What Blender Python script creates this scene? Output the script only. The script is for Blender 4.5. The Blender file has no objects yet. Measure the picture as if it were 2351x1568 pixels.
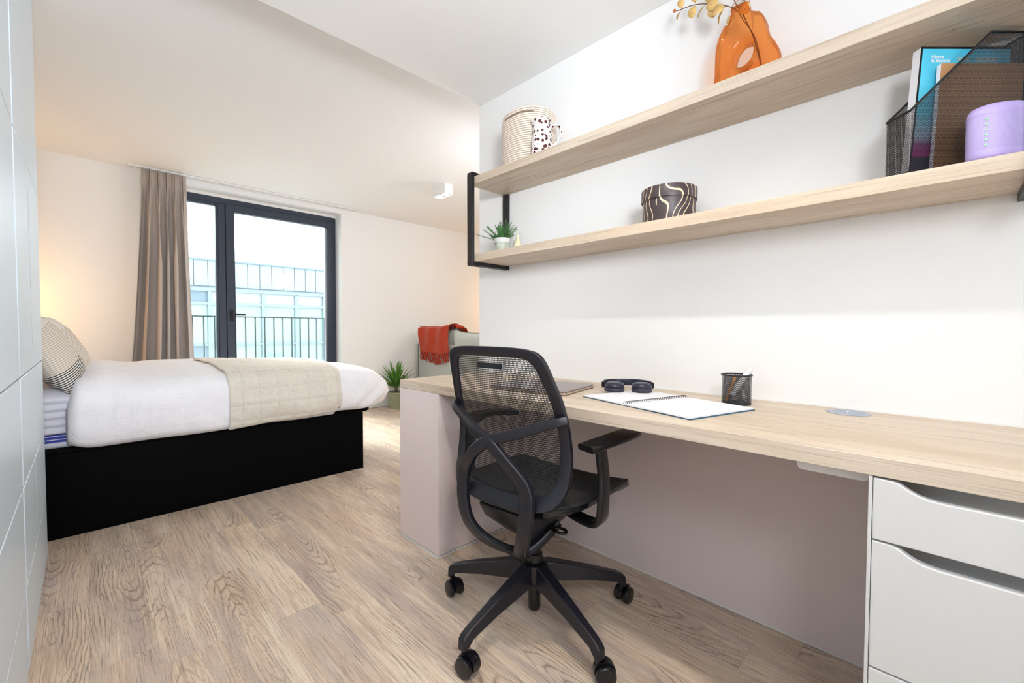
import bpy, bmesh, math, random
from mathutils import Vector, Matrix, noise
sin, cos, pi, R = math.sin, math.cos, math.pi, math.radians
random.seed(7)
scn = bpy.context.scene
COL = scn.collection

# ------------------------------------------------------------------ camera
cd = bpy.data.cameras.new('camera'); cam = bpy.data.objects.new('camera', cd); COL.objects.link(cam)
cd.sensor_width = 36.0; cd.lens = 995.3 / 2351 * 36.0; cd.clip_start = 0.01; cd.clip_end = 300
_y, _t, _r = R(44.72), R(1.70), R(0.149)
F0 = Vector((sin(_y), cos(_y), 0)); R0 = Vector((F0.y, -F0.x, 0)); Z0 = Vector((0, 0, 1))
Fw = F0 * cos(_t) - Z0 * sin(_t); U0 = F0 * sin(_t) + Z0 * cos(_t)
Rr = R0 * cos(_r) + U0 * sin(_r); Uu = -R0 * sin(_r) + U0 * cos(_r)
m = Matrix((Rr, Uu, -Fw)).transposed().to_4x4(); m.translation = Vector((0, 0, 1.0))
cam.matrix_world = m
scn.camera = cam

# ------------------------------------------------------------------ world, lights, exposure
w = bpy.data.worlds.new('world'); scn.world = w; w.use_nodes = True
bg = w.node_tree.nodes['Background']; bg.inputs[0].default_value = (0.90, 0.96, 1.0, 1); bg.inputs[1].default_value = 3.8
vs = scn.view_settings
vs.view_transform = 'Standard'; vs.look = 'None'; vs.gamma = 1; vs.use_curve_mapping = False; vs.exposure = 0.61

def light(name, kind, loc, energy, color=(1, 1, 1), size=0.3, target=None, sizey=None, angle=None, spot=None):
    l = bpy.data.lights.new(name, kind); l.energy = energy; l.color = color
    if kind == 'AREA':
        l.size = size
        if sizey: l.shape = 'RECTANGLE'; l.size_y = sizey
    elif kind == 'SUN': l.angle = angle
    else: l.shadow_soft_size = size
    if kind == 'SPOT': l.spot_size = spot; l.spot_blend = 0.6
    o = bpy.data.objects.new(name, l); COL.objects.link(o); o.location = loc
    if target is not None:
        o.rotation_euler = (Vector(target) - Vector(loc)).to_track_quat('-Z', 'Y').to_euler()
    return o
light('sun_light', 'SUN', (0.3, 9, 4.0), 9.0, (0.93, 0.97, 1.0), target=(1.5, 4.0, 0.0), angle=R(35))
COOL = (0.89, 0.945, 1.0)
light('entry_fill_light', 'AREA', (-0.02, -0.42, 1.62), 12.5, COOL, 0.40, (0.8, 1.6, 2.3))  # added area fill behind the camera, no lamp fitting stands there
light('forward_fill_light', 'SPOT', (0.05, -0.42, 1.55), 78, COOL, 0.2, (0.75, 2.0, 2.0), spot=R(85))  # added spot fill, brightens near ceiling and mid room past the right wall
light('hall_fill_light', 'POINT', (0.25, -2.4, 1.2), 30, COOL, 0.25)  # added unseen fill far behind the camera, evens out the brightness
light('niche_lamp_light', 'AREA', (2.58, 2.15, 1.84), 5, (0.90, 0.93, 1.0), 0.30, (2.2, 3.3, 2.55))
light('niche_fill_light', 'POINT', (3.6, 2.7, 2.0), 18, (1.0, 0.95, 0.88), 0.15)
light('bedside_lamp_light', 'POINT', (-0.47, 4.72, 1.16), 7.5, (1.0, 0.58, 0.22), 0.07)
light('floor_lamp_light', 'POINT', (4.85, 4.55, 1.25), 8, (1.0, 0.60, 0.27), 0.08)

# ------------------------------------------------------------------ node helpers
def newmat(name):
    m = bpy.data.materials.new(name); m.use_nodes = True
    nt = m.node_tree; b = nt.nodes['Principled BSDF']
    return m, nt, b
def N(nt, t, **k):
    n = nt.nodes.new(t)
    for a, v in k.items():
        if a == 'inp':
            for kk, vv in v.items(): n.inputs[kk].default_value = vv
        else: setattr(n, a, v)
    return n
def C4(c): return (c[0], c[1], c[2], 1)
def plain(name, col, rough=0.5, metal=0.0, bump=None, spec=0.5, sheen=0, vary=0.0, vscale=6.0):
    m, nt, b = newmat(name)
    b.inputs['Base Color'].default_value = C4(col); b.inputs['Roughness'].default_value = rough
    b.inputs['Metallic'].default_value = metal; b.inputs['Specular IOR Level'].default_value = spec
    if sheen: b.inputs['Sheen Weight'].default_value = sheen
    tc = N(nt, 'ShaderNodeTexCoord')
    if vary:
        nz = N(nt, 'ShaderNodeTexNoise', inp={'Scale': vscale, 'Detail': 4.0})
        nt.links.new(tc.outputs['Object'], nz.inputs['Vector'])
        mx = N(nt, 'ShaderNodeMix', data_type='RGBA')
        mx.inputs[6].default_value = C4([c * (1 - vary) for c in col]); mx.inputs[7].default_value = C4([min(1, c * (1 + vary)) for c in col])
        nt.links.new(nz.outputs[0], mx.inputs[0]); nt.links.new(mx.outputs[2], b.inputs['Base Color'])
    if bump:
        nz = N(nt, 'ShaderNodeTexNoise', inp={'Scale': bump[0], 'Detail': 3.0})
        nt.links.new(tc.outputs['Object'], nz.inputs['Vector'])
        bp = N(nt, 'ShaderNodeBump', inp={'Strength': bump[1], 'Distance': 0.002})
        nt.links.new(nz.outputs[0], bp.inputs['Height']); nt.links.new(bp.outputs[0], b.inputs['Normal'])
    return m
def ramp(nt, pts):
    r = N(nt, 'ShaderNodeValToRGB'); e = r.color_ramp.elements
    e[0].position, e[0].color = pts[0][0], C4(pts[0][1]); e[1].position, e[1].color = pts[-1][0], C4(pts[-1][1])
    for p, c in pts[1:-1]:
        q = e.new(p); q.color = C4(c)
    return r
def mth(nt, op, a, b=None):
    n = N(nt, 'ShaderNodeMath', operation=op)
    for i, v in enumerate((a, b)):
        if v is None: continue
        if isinstance(v, (int, float)): n.inputs[i].default_value = v
        else: nt.links.new(v, n.inputs[i])
    return n.outputs[0]

def floor_mat():
    m, nt, b = newmat('vinyl_oak'); L = nt.links.new
    tc = N(nt, 'ShaderNodeTexCoord'); oi = N(nt, 'ShaderNodeObjectInfo')
    off = N(nt, 'ShaderNodeVectorMath', operation='SCALE'); off.inputs[0].default_value = (7.3, 13.1, 3.7); L(oi.outputs['Random'], off.inputs['Scale'])
    add = N(nt, 'ShaderNodeVectorMath', operation='ADD'); L(tc.outputs['Object'], add.inputs[0]); L(off.outputs[0], add.inputs[1])
    def nz(scale, sc, det=5.0, rough=0.6, dist=0.0, src=None):
        mp = N(nt, 'ShaderNodeMapping'); mp.inputs['Scale'].default_value = sc; L(src or add.outputs[0], mp.inputs[0])
        n = N(nt, 'ShaderNodeTexNoise', inp={'Scale': scale, 'Detail': det, 'Roughness': rough, 'Distortion': dist}); L(mp.outputs[0], n.inputs['Vector']); return n.outputs[0]
    broad = nz(2.2, (3.2, 0.55, 1)); streak = nz(16, (7, 0.22, 1), 6, 0.7); fine = nz(110, (3.0, 0.06, 1), 4, 0.7)
    pore = nz(260, (2.0, 0.07, 1), 2, 0.5); speck = nz(260, (1.2, .6, 1), 2, .6)
    # cathedral figure: rings of a stretched, warped distance field
    sx = N(nt, 'ShaderNodeSeparateXYZ'); L(tc.outputs['Object'], sx.inputs[0])
    wob = nz(3.0, (2.5, 0.9, 1), 3, .5)
    rx = mth(nt, 'MULTIPLY', mth(nt, 'SUBTRACT', oi.outputs['Random'], 0.5), 0.12)
    xx = mth(nt, 'MULTIPLY', mth(nt, 'ADD', mth(nt, 'ADD', sx.outputs[0], rx), mth(nt, 'MULTIPLY', mth(nt, 'SUBTRACT', wob, .5), .07)), 1.0)
    ry = mth(nt, 'MULTIPLY', mth(nt, 'SUBTRACT', mth(nt, 'FRACT', mth(nt, 'MULTIPLY', oi.outputs['Random'], 17.3)), .5), 1.0)
    yy = mth(nt, 'MULTIPLY', mth(nt, 'ADD', sx.outputs[1], ry), 0.13)
    dd = mth(nt, 'SQRT', mth(nt, 'ADD', mth(nt, 'MULTIPLY', xx, xx), mth(nt, 'MULTIPLY', yy, yy)))
    dd = mth(nt, 'ADD', dd, mth(nt, 'MULTIPLY', streak, .012))
    ring = mth(nt, 'SINE', mth(nt, 'MULTIPLY', dd, 620.0))
    ringm = mth(nt, 'POWER', mth(nt, 'MAXIMUM', ring, 0.0), 3.0)
    mask = nz(3.2, (1.6, 0.8, 1), 2, .5)
    mm = N(nt, 'ShaderNodeMapRange', inp={'From Min': 0.48, 'From Max': 0.62}); L(mask, mm.inputs[0])
    ringm = mth(nt, 'MULTIPLY', ringm, mm.outputs[0])
    r1 = ramp(nt, [(0.30, (0.44, 0.32, 0.235)), (0.46, (0.70, 0.545, 0.405)), (0.64, (0.87, 0.745, 0.60))])
    s1 = mth(nt, 'ADD', mth(nt, 'MULTIPLY', broad, .45), mth(nt, 'MULTIPLY', streak, .55)); L(s1, r1.inputs[0])
    # purplish grey wash
    mx = N(nt, 'ShaderNodeMix', data_type='RGBA'); mx.inputs[7].default_value = (0.47, 0.375, 0.345, 1)
    gm = N(nt, 'ShaderNodeMapRange', inp={'From Min': 0.45, 'From Max': 0.68, 'To Max': 0.80}); L(nz(4.0, (3.2, .38, 1), 7, .62), gm.inputs[0])
    L(gm.outputs[0], mx.inputs[0]); L(r1.outputs[0], mx.inputs[6])
    dk = N(nt, 'ShaderNodeMapRange', inp={'From Min': 0.52, 'From Max': 0.66, 'To Max': 0.75}); L(fine, dk.inputs[0])
    pk = N(nt, 'ShaderNodeMapRange', inp={'From Min': 0.58, 'From Max': 0.75, 'To Max': 0.45}); L(pore, pk.inputs[0])
    tot = mth(nt, 'MAXIMUM', mth(nt, 'MAXIMUM', dk.outputs[0], pk.outputs[0]), mth(nt, 'MULTIPLY', ringm, .75))
    tot = mth(nt, 'ADD', tot, mth(nt, 'MULTIPLY', mth(nt, 'SUBTRACT', speck, .5), .35))
    m2 = N(nt, 'ShaderNodeMix', data_type='RGBA'); m2.inputs[7].default_value = (0.20, 0.13, 0.095, 1)
    L(tot, m2.inputs[0]); L(mx.outputs[2], m2.inputs[6])
    hv = N(nt, 'ShaderNodeHueSaturation'); L(m2.outputs[2], hv.inputs['Color'])
    L(mth(nt, 'ADD', mth(nt, 'MULTIPLY', oi.outputs['Random'], .10), .95), hv.inputs['Value'])
    L(hv.outputs[0], b.inputs['Base Color'])
    b.inputs['Roughness'].default_value = 0.42
    bp = N(nt, 'ShaderNodeBump', inp={'Strength': 0.12, 'Distance': 0.001}); bp.invert = True
    L(tot, bp.inputs['Height']); L(bp.outputs[0], b.inputs['Normal'])
    return m

def oak_mat():
    m, nt, b = newmat('pale_oak_laminate'); L = nt.links.new
    tc = N(nt, 'ShaderNodeTexCoord')
    def nz(scale, sc, det=4.0, rough=0.6, dist=0.0):
        mp = N(nt, 'ShaderNodeMapping'); mp.inputs['Scale'].default_value = sc; L(tc.outputs['Object'], mp.inputs[0])
        n = N(nt, 'ShaderNodeTexNoise', inp={'Scale': scale, 'Detail': det, 'Roughness': rough, 'Distortion': dist}); L(mp.outputs[0], n.inputs['Vector']); return n.outputs[0]
    broad = nz(5, (1.6, .25, 2.0)); line = nz(60, (1.6, .045, 3.6), 4, .6, .3); fine = nz(160, (1.5, .05, 2.2), 3, .6)
    r = ramp(nt, [(0.3, (0.47, 0.355, 0.245)), (0.5, (0.65, 0.54, 0.42)), (0.7, (0.75, 0.665, 0.56))])
    L(mth(nt, 'ADD', mth(nt, 'MULTIPLY', broad, .6), mth(nt, 'MULTIPLY', line, .4)), r.inputs[0])
    k1 = N(nt, 'ShaderNodeMapRange', inp={'From Min': 0.50, 'From Max': 0.66, 'To Max': 0.55}); L(line, k1.inputs[0])
    k2 = N(nt, 'ShaderNodeMapRange', inp={'From Min': 0.56, 'From Max': 0.75, 'To Max': 0.35}); L(fine, k2.inputs[0])
    mx = N(nt, 'ShaderNodeMix', data_type='RGBA'); mx.inputs[7].default_value = (0.30, 0.21, 0.145, 1)
    L(mth(nt, 'MAXIMUM', k1.outputs[0], k2.outputs[0]), mx.inputs[0]); L(r.outputs[0], mx.inputs[6])
    # occasional long dark cracks
    cr = nz(9, (4.0, .05, 4.0), 2, .4, .3)
    c1 = mth(nt, 'LESS_THAN', mth(nt, 'ABSOLUTE', mth(nt, 'SUBTRACT', cr, .665)), .0012)
    m3 = N(nt, 'ShaderNodeMix', data_type='RGBA'); m3.inputs[7].default_value = (0.16, 0.10, 0.07, 1)
    L(mth(nt, 'MULTIPLY', c1, .8), m3.inputs[0]); L(mx.outputs[2], m3.inputs[6])
    L(m3.outputs[2], b.inputs['Base Color']); b.inputs['Roughness'].default_value = 0.5
    bp = N(nt, 'ShaderNodeBump', inp={'Strength': 0.15, 'Distance': 0.001}); bp.invert = True
    L(k1.outputs[0], bp.inputs['Height']); L(bp.outputs[0], b.inputs['Normal'])
    return m

def weave_mat(name, col, scale=900, bump=.5, rough=.9, vary=.08, lines=None):
    m, nt, b = newmat(name); L = nt.links.new
    tc = N(nt, 'ShaderNodeTexCoord')
    nz = N(nt, 'ShaderNodeTexNoise', inp={'Scale': 60.0, 'Detail': 5.0}); L(tc.outputs['Object'], nz.inputs['Vector'])
    mx = N(nt, 'ShaderNodeMix', data_type='RGBA'); mx.inputs[6].default_value = C4([c * (1 - vary) for c in col]); mx.inputs[7].default_value = C4([min(1, c * (1 + vary)) for c in col])
    L(nz.outputs[0], mx.inputs[0]); L(mx.outputs[2], b.inputs['Base Color'])
    b.inputs['Roughness'].default_value = rough; b.inputs['Sheen Weight'].default_value = .2; b.inputs['Specular IOR Level'].default_value = .15
    n2 = N(nt, 'ShaderNodeTexNoise', inp={'Scale': float(scale), 'Detail': 2.0}); L(tc.outputs['Object'], n2.inputs['Vector'])
    bp = N(nt, 'ShaderNodeBump', inp={'Strength': bump, 'Distance': 0.001}); L(n2.outputs[0], bp.inputs['Height']); L(bp.outputs[0], b.inputs['Normal'])
    return m

def emis(name, col, s):
    m, nt, b = newmat(name); b.inputs['Emission Color'].default_value = C4(col); b.inputs['Emission Strength'].default_value = s; b.inputs['Base Color'].default_value = C4(col); return m
def glass_mat(name, tint, gloss=.08, rough=0.0):
    m = bpy.data.materials.new(name); m.use_nodes = True; nt = m.node_tree; nt.nodes.clear(); L = nt.links.new
    o = N(nt, 'ShaderNodeOutputMaterial'); t = N(nt, 'ShaderNodeBsdfTransparent'); t.inputs[0].default_value = C4(tint)
    g = N(nt, 'ShaderNodeBsdfGlossy'); g.inputs['Roughness'].default_value = rough
    fr = N(nt, 'ShaderNodeFresnel', inp={'IOR': 1.45}); mx = N(nt, 'ShaderNodeMixShader')
    L(mth(nt, 'MULTIPLY', fr.outputs[0], gloss / .04 * .5), mx.inputs[0]); L(t.outputs[0], mx.inputs[1]); L(g.outputs[0], mx.inputs[2]); L(mx.outputs[0], o.inputs[0])
    return m

WALL = plain('white_wall_paint', (0.86, 0.855, 0.85), .85, bump=(220, .04))
CEIL = plain('white_ceiling_paint', (0.87, 0.865, 0.86), .9, bump=(220, .04))
TRIM = plain('white_gloss_trim', (0.84, 0.83, 0.82), .4)
FLOOR = floor_mat(); OAK = oak_mat()
GREIGE = plain('greige_laminate', (0.80, 0.69, 0.67), .55, bump=(900, .05))
WHITEL = plain('white_lacquer', (0.72, 0.83, 0.93), .35)
PANELW = plain('pale_drawer_lacquer', (0.70, 0.70, 0.70), .42)
BLACKM = plain('black_powder_metal', (0.007, 0.007, 0.010), .42, bump=(800, .05))
BEDBLK = plain('black_laminate', (0.0015, 0.0015, 0.002), .55, spec=.05)
NAVY = plain('anthracite_frame', (0.022, 0.032, 0.055), .4)
PLAST = plain('black_plastic', (0.009, 0.009, 0.015), .36, bump=(1200, .08))
PLAST2 = plain('glossy_black_plastic', (0.006, 0.006, 0.008), .25)
MESHB = plain('black_mesh_fabric', (0.012, 0.012, 0.013), .7)
GLASS = glass_mat('window_glass', (0.97, 1.0, 0.99), .05)
DUVET = weave_mat('white_cotton', (0.80, 0.785, 0.82), 700, .25, vary=.02)
PAPER = plain('white_paper', (0.84, 0.84, 0.88), .8)

# ------------------------------------------------------------------ mesh builder
class MB:
    def __init__(s): s.v = []; s.f = []
    def add(s, vs, fs):
        o = len(s.v); s.v += [Vector(p) for p in vs]; s.f += [tuple(i + o for i in f) for f in fs]; return s
    def box(s, x0, x1, y0, y1, z0, z1):
        v = [(x, y, z) for z in (z0, z1) for y in (y0, y1) for x in (x0, x1)]
        return s.add(v, [(0, 2, 3, 1), (4, 5, 7, 6), (0, 1, 5, 4), (2, 6, 7, 3), (0, 4, 6, 2), (1, 3, 7, 5)])
    def prism(s, poly, axis, a, b):          # poly in the two other axes
        n = len(poly)
        def mk(p, h):
            return {'x': (h, p[0], p[1]), 'y': (p[0], h, p[1]), 'z': (p[0], p[1], h)}[axis]
        v = [mk(p, a) for p in poly] + [mk(p, b) for p in poly]
        return s.add(v, [tuple(range(n))[::-1], tuple(range(n, 2 * n))] + [(i, (i + 1) % n, n + (i + 1) % n, n + i) for i in range(n)])
    def loft(s, rings, close=True, cap=True):
        n = len(rings[0]); v = [p for r in rings for p in r]; f = []
        for i in range(len(rings) - 1):
            for j in range(n if close else n - 1):
                a = i * n + j; b = i * n + (j + 1) % n
                f.append((a, b, b + n, a + n))
        if cap and close: f += [tuple(range(n))[::-1], tuple(range((len(rings) - 1) * n, len(rings) * n))]
        return s.add(v, f)
    def sweep(s, path, sec, up=(0, 0, 1), closed=False, scale=None, ups=None):
        P = [Vector(p) for p in path]; n = len(P); rings = []
        for i, p in enumerate(P):
            if closed: t = P[(i + 1) % n] - P[i - 1]
            else: t = P[min(i + 1, n - 1)] - P[max(i - 1, 0)]
            t.normalize(); u = Vector(ups[i] if ups else up)
            w_ = t.cross(u)
            if w_.length < 1e-4: w_ = t.cross(Vector((1, 0.01, 0)))
            w_.normalize(); u2 = w_.cross(t).normalized(); k = scale[i] if scale else 1
            ks = k if isinstance(k, tuple) else (k, k)
            rings.append([p + w_ * a * ks[0] + u2 * b * ks[1] for a, b in sec])
        if closed: rings.append(rings[0]); return s.loft(rings, cap=False)
        return s.loft(rings)
    def tube(s, path, r, n=8, **k):
        return s.sweep(path, [(r * cos(2 * pi * i / n), r * sin(2 * pi * i / n)) for i in range(n)], **k)
    def lathe(s, prof, c=(0, 0, 0), n=32, sx=1, sy=1):
        rings = [[(c[0] + r * sx * cos(2 * pi * i / n), c[1] + r * sy * sin(2 * pi * i / n), c[2] + z) for i in range(n)] for r, z in prof]
        return s.loft(rings)
    def grid(s, fn, nu, nv, cu=False):
        v = [fn(i / nu, j / nv) for i in range(nu + (0 if cu else 1)) for j in range(nv + 1)]
        f = []
        for i in range(nu):
            for j in range(nv):
                a = i * (nv + 1) + j; b = ((i + 1) % nu if cu else i + 1) * (nv + 1) + j
                f.append((a, b, b + 1, a + 1))
        return s.add(v, f)
    def xf(s, M):
        s.v = [M @ p for p in s.v]; return s
    def build(s, name, mat, parent=None, loc=None, smooth=False, bev=0, seg=2, local=False, sub=0, solid=0, auto=None):
        base = Vector((0, 0, 0))
        if parent is not None and not local: base = getbase(parent)
        if loc is not None: base = Vector(loc)
        me = bpy.data.meshes.new(name); me.from_pydata([p - base for p in s.v], [], s.f); me.update()
        bm = bmesh.new(); bm.from_mesh(me); bmesh.ops.remove_doubles(bm, verts=bm.verts, dist=1e-6)
        bmesh.ops.recalc_face_normals(bm, faces=bm.faces); bm.to_mesh(me); bm.free()
        if mat: me.materials.append(mat)
        o = bpy.data.objects.new(name, me); COL.objects.link(o)
        if parent is not None: o.parent = parent; o.location = (base - getbase(parent)) if loc is not None else (0, 0, 0)
        elif loc is not None: o.location = base
        if solid:
            q = o.modifiers.new('solid', 'SOLIDIFY'); q.thickness = solid; q.offset = 0
        if bev:
            q = o.modifiers.new('bevel', 'BEVEL'); q.width = bev; q.segments = seg; q.limit_method = 'ANGLE'; q.angle_limit = R(35)
        if sub:
            q = o.modifiers.new('sub', 'SUBSURF'); q.levels = sub; q.render_levels = sub
        if smooth or bev or sub:
            for p in me.polygons: p.use_smooth = True
            if auto or (bev and not smooth):
                try: me.set_sharp_from_angle(angle=auto or R(50))
                except Exception: pass
        return o
def getbase(o):
    p = Vector((0, 0, 0))
    while o is not None: p = p + o.location; o = o.parent
    return p
def tag(o, label, cat, group=None, kind=None):
    o['label'] = label; o['category'] = cat
    if group: o['group'] = group
    if kind: o['kind'] = kind
    return o
def thing(name, loc, label, cat, rz=0, group=None):
    o = bpy.data.objects.new(name, None); COL.objects.link(o); o.location = loc; o.rotation_euler = (0, 0, rz); o.empty_display_size = .05
    return tag(o, label, cat, group)
def struct(o): o['kind'] = 'structure'; return o
def structempty(name, loc):
    o = bpy.data.objects.new(name, None); COL.objects.link(o); o.location = loc; o['kind'] = 'structure'; o.empty_display_size = .05; return o
def BX(name, mat, x0, x1, y0, y1, z0, z1, parent=None, bev=0, **k): return MB().box(x0, x1, y0, y1, z0, z1).build(name, mat, parent, bev=bev, **k)
def crom(pts, n=8, closed=False):
    P = [Vector(p) for p in pts]; out = []; L = len(P)
    for i in range(L if closed else L - 1):
        if closed: a, b, c, d = P[i - 1], P[i], P[(i + 1) % L], P[(i + 2) % L]
        else: a, b, c, d = P[max(i - 1, 0)], P[i], P[i + 1], P[min(i + 2, L - 1)]
        for j in range(n):
            t = j / n; out.append(.5 * ((2 * b) + (c - a) * t + (2 * a - 5 * b + 4 * c - d) * t * t + (3 * b - a - 3 * c + d) * t ** 3))
    if not closed: out.append(P[-1])
    return out
def rrect(hw, hh, r, n=4):
    out = []
    for cx, cy, a0 in ((hw - r, hh - r, 0), (-hw + r, hh - r, 90), (-hw + r, -hh + r, 180), (hw - r, -hh + r, 270)):
        for i in range(n + 1):
            a = R(a0 + 90 * i / n); out.append((cx + r * cos(a), cy + r * sin(a)))
    return out
def inpoly(x, y, P):
    c = False; n = len(P)
    for i in range(n):
        x1, y1 = P[i]; x2, y2 = P[i - 1]
        if (y1 > y) != (y2 > y) and x < (x2 - x1) * (y - y1) / (y2 - y1) + x1: c = not c
    return c
def hexmesh(u0, u1, v0, v1, pu, pv, k, inside, mp):
    """lattice of hexagonal holes (ring of six quads per cell); mp maps (u,v) to 3D"""
    mb = MB(); cache = {}; nv = int((v1 - v0) / pv) + 2; nu = int((u1 - u0) / pu) + 2
    hexo = [(0, .6667), (.5, .3333), (.5, -.3333), (0, -.6667), (-.5, -.3333), (-.5, .3333)]
    def key(a, b):
        q = (round(a * 2e5), round(b * 2e5))
        if q not in cache: cache[q] = len(mb.v); mb.v.append(Vector(mp(a, b)))
        return cache[q]
    for j in range(nv):
        for i in range(nu):
            cu = u0 + (i + .5 * (j % 2)) * pu; cv = v0 + j * pv
            if not inside(cu, cv): continue
            o = [key(cu + a * pu, cv + b * pv) for a, b in hexo]
            n0 = len(mb.v)
            for a, b in hexo: mb.v.append(Vector(mp(cu + a * pu * k, cv + b * pv * k)))
            for q in range(6): mb.f.append((o[q], o[(q + 1) % 6], n0 + (q + 1) % 6, n0 + q))
    return mb

# ================================================================== STRUCTURE
XW, XD, ZD, YW, YF, XK = 1.668, 1.0785, 0.7555, 1.958, 5.083, 1.620
fl = struct(BX('floor', plain('floor_screed', (.25, .2, .16), .9), -0.85, 5.1, -3.7, 5.33, -0.05, -0.004))
PW, PL = 0.150, 0.914
full = None; k = 0; x = -0.75
while x < 5.0:
    y = -3.6 - (PL * ((k * 0.3819 + .13 * (k % 3)) % 1.0))
    while y < 5.08:
        x0, x1, y0, y1 = x, min(x + PW, 5.0), max(y, -3.6), min(y + PL, 5.08)
        if y1 - y0 > .03 and x1 - x0 > .02:
            isfull = abs(y1 - y0 - PL) < 1e-6 and abs(x1 - x0 - PW) < 1e-6
            hx, hy = (x1 - x0) / 2 - .00015, (y1 - y0) / 2 - .00015
            if isfull and full is not None:
                o = bpy.data.objects.new('plank', full); COL.objects.link(o)
            else:
                mb = MB(); e = .0004
                mb.loft([[(-hx, -hy, -.004), (hx, -hy, -.004), (hx, hy, -.004), (-hx, hy, -.004)], [(-hx, -hy, -e), (hx, -hy, -e), (hx, hy, -e), (-hx, hy, -e)],
                         [(-hx + e, -hy + e, 0), (hx - e, -hy + e, 0), (hx - e, hy - e, 0), (-hx + e, hy - e, 0)]])
                o = mb.build('plank', FLOOR)
                if isfull: full = o.data
            o.parent = fl; o.location = ((x0 + x1) / 2, (y0 + y1) / 2, 0)
        y += PL
    x += PW; k += 1

struct(BX('wall_right', WALL, XW, XW + .11, -3.6, YW, 0, 2.40))
struct(BX('wall_left', WALL, -0.85, -0.75, -3.6, 5.1, 0, 2.42))
struct(BX('wall_back', WALL, -0.85, XW + .11, -3.7, -3.6, 0, 2.42))
struct(BX('wall_niche', WALL, XW + .11, 5.1, .55, .65, 0, 2.42))
struct(BX('wall_far_right', WALL, 5.0, 5.1, .65, 5.1, 0, 2.42))
mb = MB(); OX0, OX1, OZ1 = .40, 2.191, 2.350
mb.box(-0.85, OX0, YF, 5.33, 0, 2.42).box(OX1, 5.1, YF, 5.33, 0, 2.42).box(OX0, OX1, YF, 5.33, OZ1, 2.42)
struct(mb.build('wall_front', WALL))
c1 = struct(BX('ceiling', CEIL, -0.75, XW, -3.6, 1.945, 2.29, 2.401))
c2 = struct(BX('ceiling', CEIL, -0.85, 5.1, -3.7, 5.33, 2.401, 2.50))
struct(BX('baseboard_front', TRIM, OX1 + .005, 4.995, YF - .012, YF, 0.001, .07, bev=.002))
struct(BX('baseboard_right', TRIM, XK - .004, XK, .108, 1.541, 0.001, .006))

# window: dark frame, fixed pane on the left, door sash with handle on the right
win = structempty('window_1', (1.3, 5.25, 0))
FY0, FY1 = 5.235, 5.30
fz1 = 2.318
mb = MB(); mb.box(.405, .455, FY0, FY1, .0, fz1).box(2.13, 2.185, FY0, FY1, 0, fz1).box(.455, 2.13, FY0, FY1, fz1 - .055, fz1).box(.455, 2.13, FY0, FY1, 0, .05).box(.992, 1.056, FY0, FY1, .05, fz1 - .055)
mb.build('window_frame', NAVY, win, bev=.004)
mb = MB(); mb.box(.455, .50, FY0 - .008, FY1 - .012, .05, fz1 - .055).box(.972, .992, FY0 + .002, FY1 - .012, .05, fz1 - .055).box(.50, .972, FY0 - .002, FY1 - .012, fz1 - .085, fz1 - .055).box(.50, .972, FY0 - .002, FY1 - .012, .05, .10)
mb.build('glazing_bead', NAVY, win, bev=.003)
sash = MB(); sy0, sy1 = FY0 - .012, FY1 - .008
sash.box(1.0565, 1.134, sy0, sy1, .055, fz1 - .05).box(2.085, 2.145, sy0, sy1, .055, fz1 - .05).box(1.134, 2.085, sy0, sy1, fz1 - .125, fz1 - .05).box(1.134, 2.085, sy0, sy1, .055, .15)
sash = sash.build('door_sash', NAVY, win, bev=.005)
BX('pane', GLASS, .495, .975, 5.268, 5.274, .09, fz1 - .08, win)
BX('pane', GLASS, 1.13, 2.09, 5.268, 5.274, .14, fz1 - .12, win)
BX('spacer_bar', plain('aluminium_spacer', (.75, .78, .8), .3, .6), 2.066, 2.084, 5.262, 5.280, .15, fz1 - .126, win)
h = MB(); h.box(1.082, 1.112, sy0 - .012, sy0, 1.075, 1.19); h.tube([(1.097, sy0 - .01, 1.135), (1.097, sy0 - .045, 1.135)], .009); h.box(1.088, 1.212, sy0 - .053, sy0 - .039, 1.127, 1.145)
h.build('handle', PLAST2, win, bev=.003)
struct(BX('trim_2', TRIM, OX0, OX1, 5.24, 5.32, 2.318, 2.351))
struct(BX('trim_1', TRIM, OX0, OX1, YF + .01, 5.23, 0.001, .03))

# curtain rail on the ceiling
rl = thing('curtain_rail', (1.5, 4.97, 2.401), 'long white ceiling-mounted curtain rail above the window', 'curtain rail')
mb = MB(); mb.box(.30, 2.32, 4.945, 4.995, 2.386, 2.4005); mb.build('track', TRIM, rl, bev=.003)
BX('slot', plain('rail_slot', (.5, .5, .5), .6), .31, 2.31, 4.966, 4.974, 2.3835, 2.3862, rl)

# ================================================================== EXTERIOR
BW = plain('pale_cladding', (.20, .235, .26), .6); BWL = plain('cladding_joint', (.125, .16, .195), .6)
BG = plain('facade_glass', (.165, .235, .215), .12, spec=.8); BG2 = plain('facade_dark_glass', (.10, .145, .18), .15); BFR = plain('facade_frame', (.155, .195, .235), .5)
bd = thing('office_building', (2.0, 15, -6), 'pale office block across the street with panelled parapet and glazed floor', 'building')
BX('wall', plain('facade_wall', (.22, .26, .26), .7), -6, 5.86, 15.06, 22, -6, 2.90, bd)
BX('parapet_core', BWL, -6, 5.84, 15.03, 15.06, 2.16, 2.93, bd)
xs = [3.245 + .333 * i for i in range(-14, 9)]
for i in range(len(xs) - 1):
    if xs[i] > 5.8: break
    BX('cladding_panel', BW, xs[i] + .008, min(xs[i + 1], 5.84) - .008, 14.99, 15.03, 2.2, 2.93, bd)
BX('roof_edge', BWL, -6, 5.88, 14.95, 15.2, 2.93, 2.98, bd)
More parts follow.
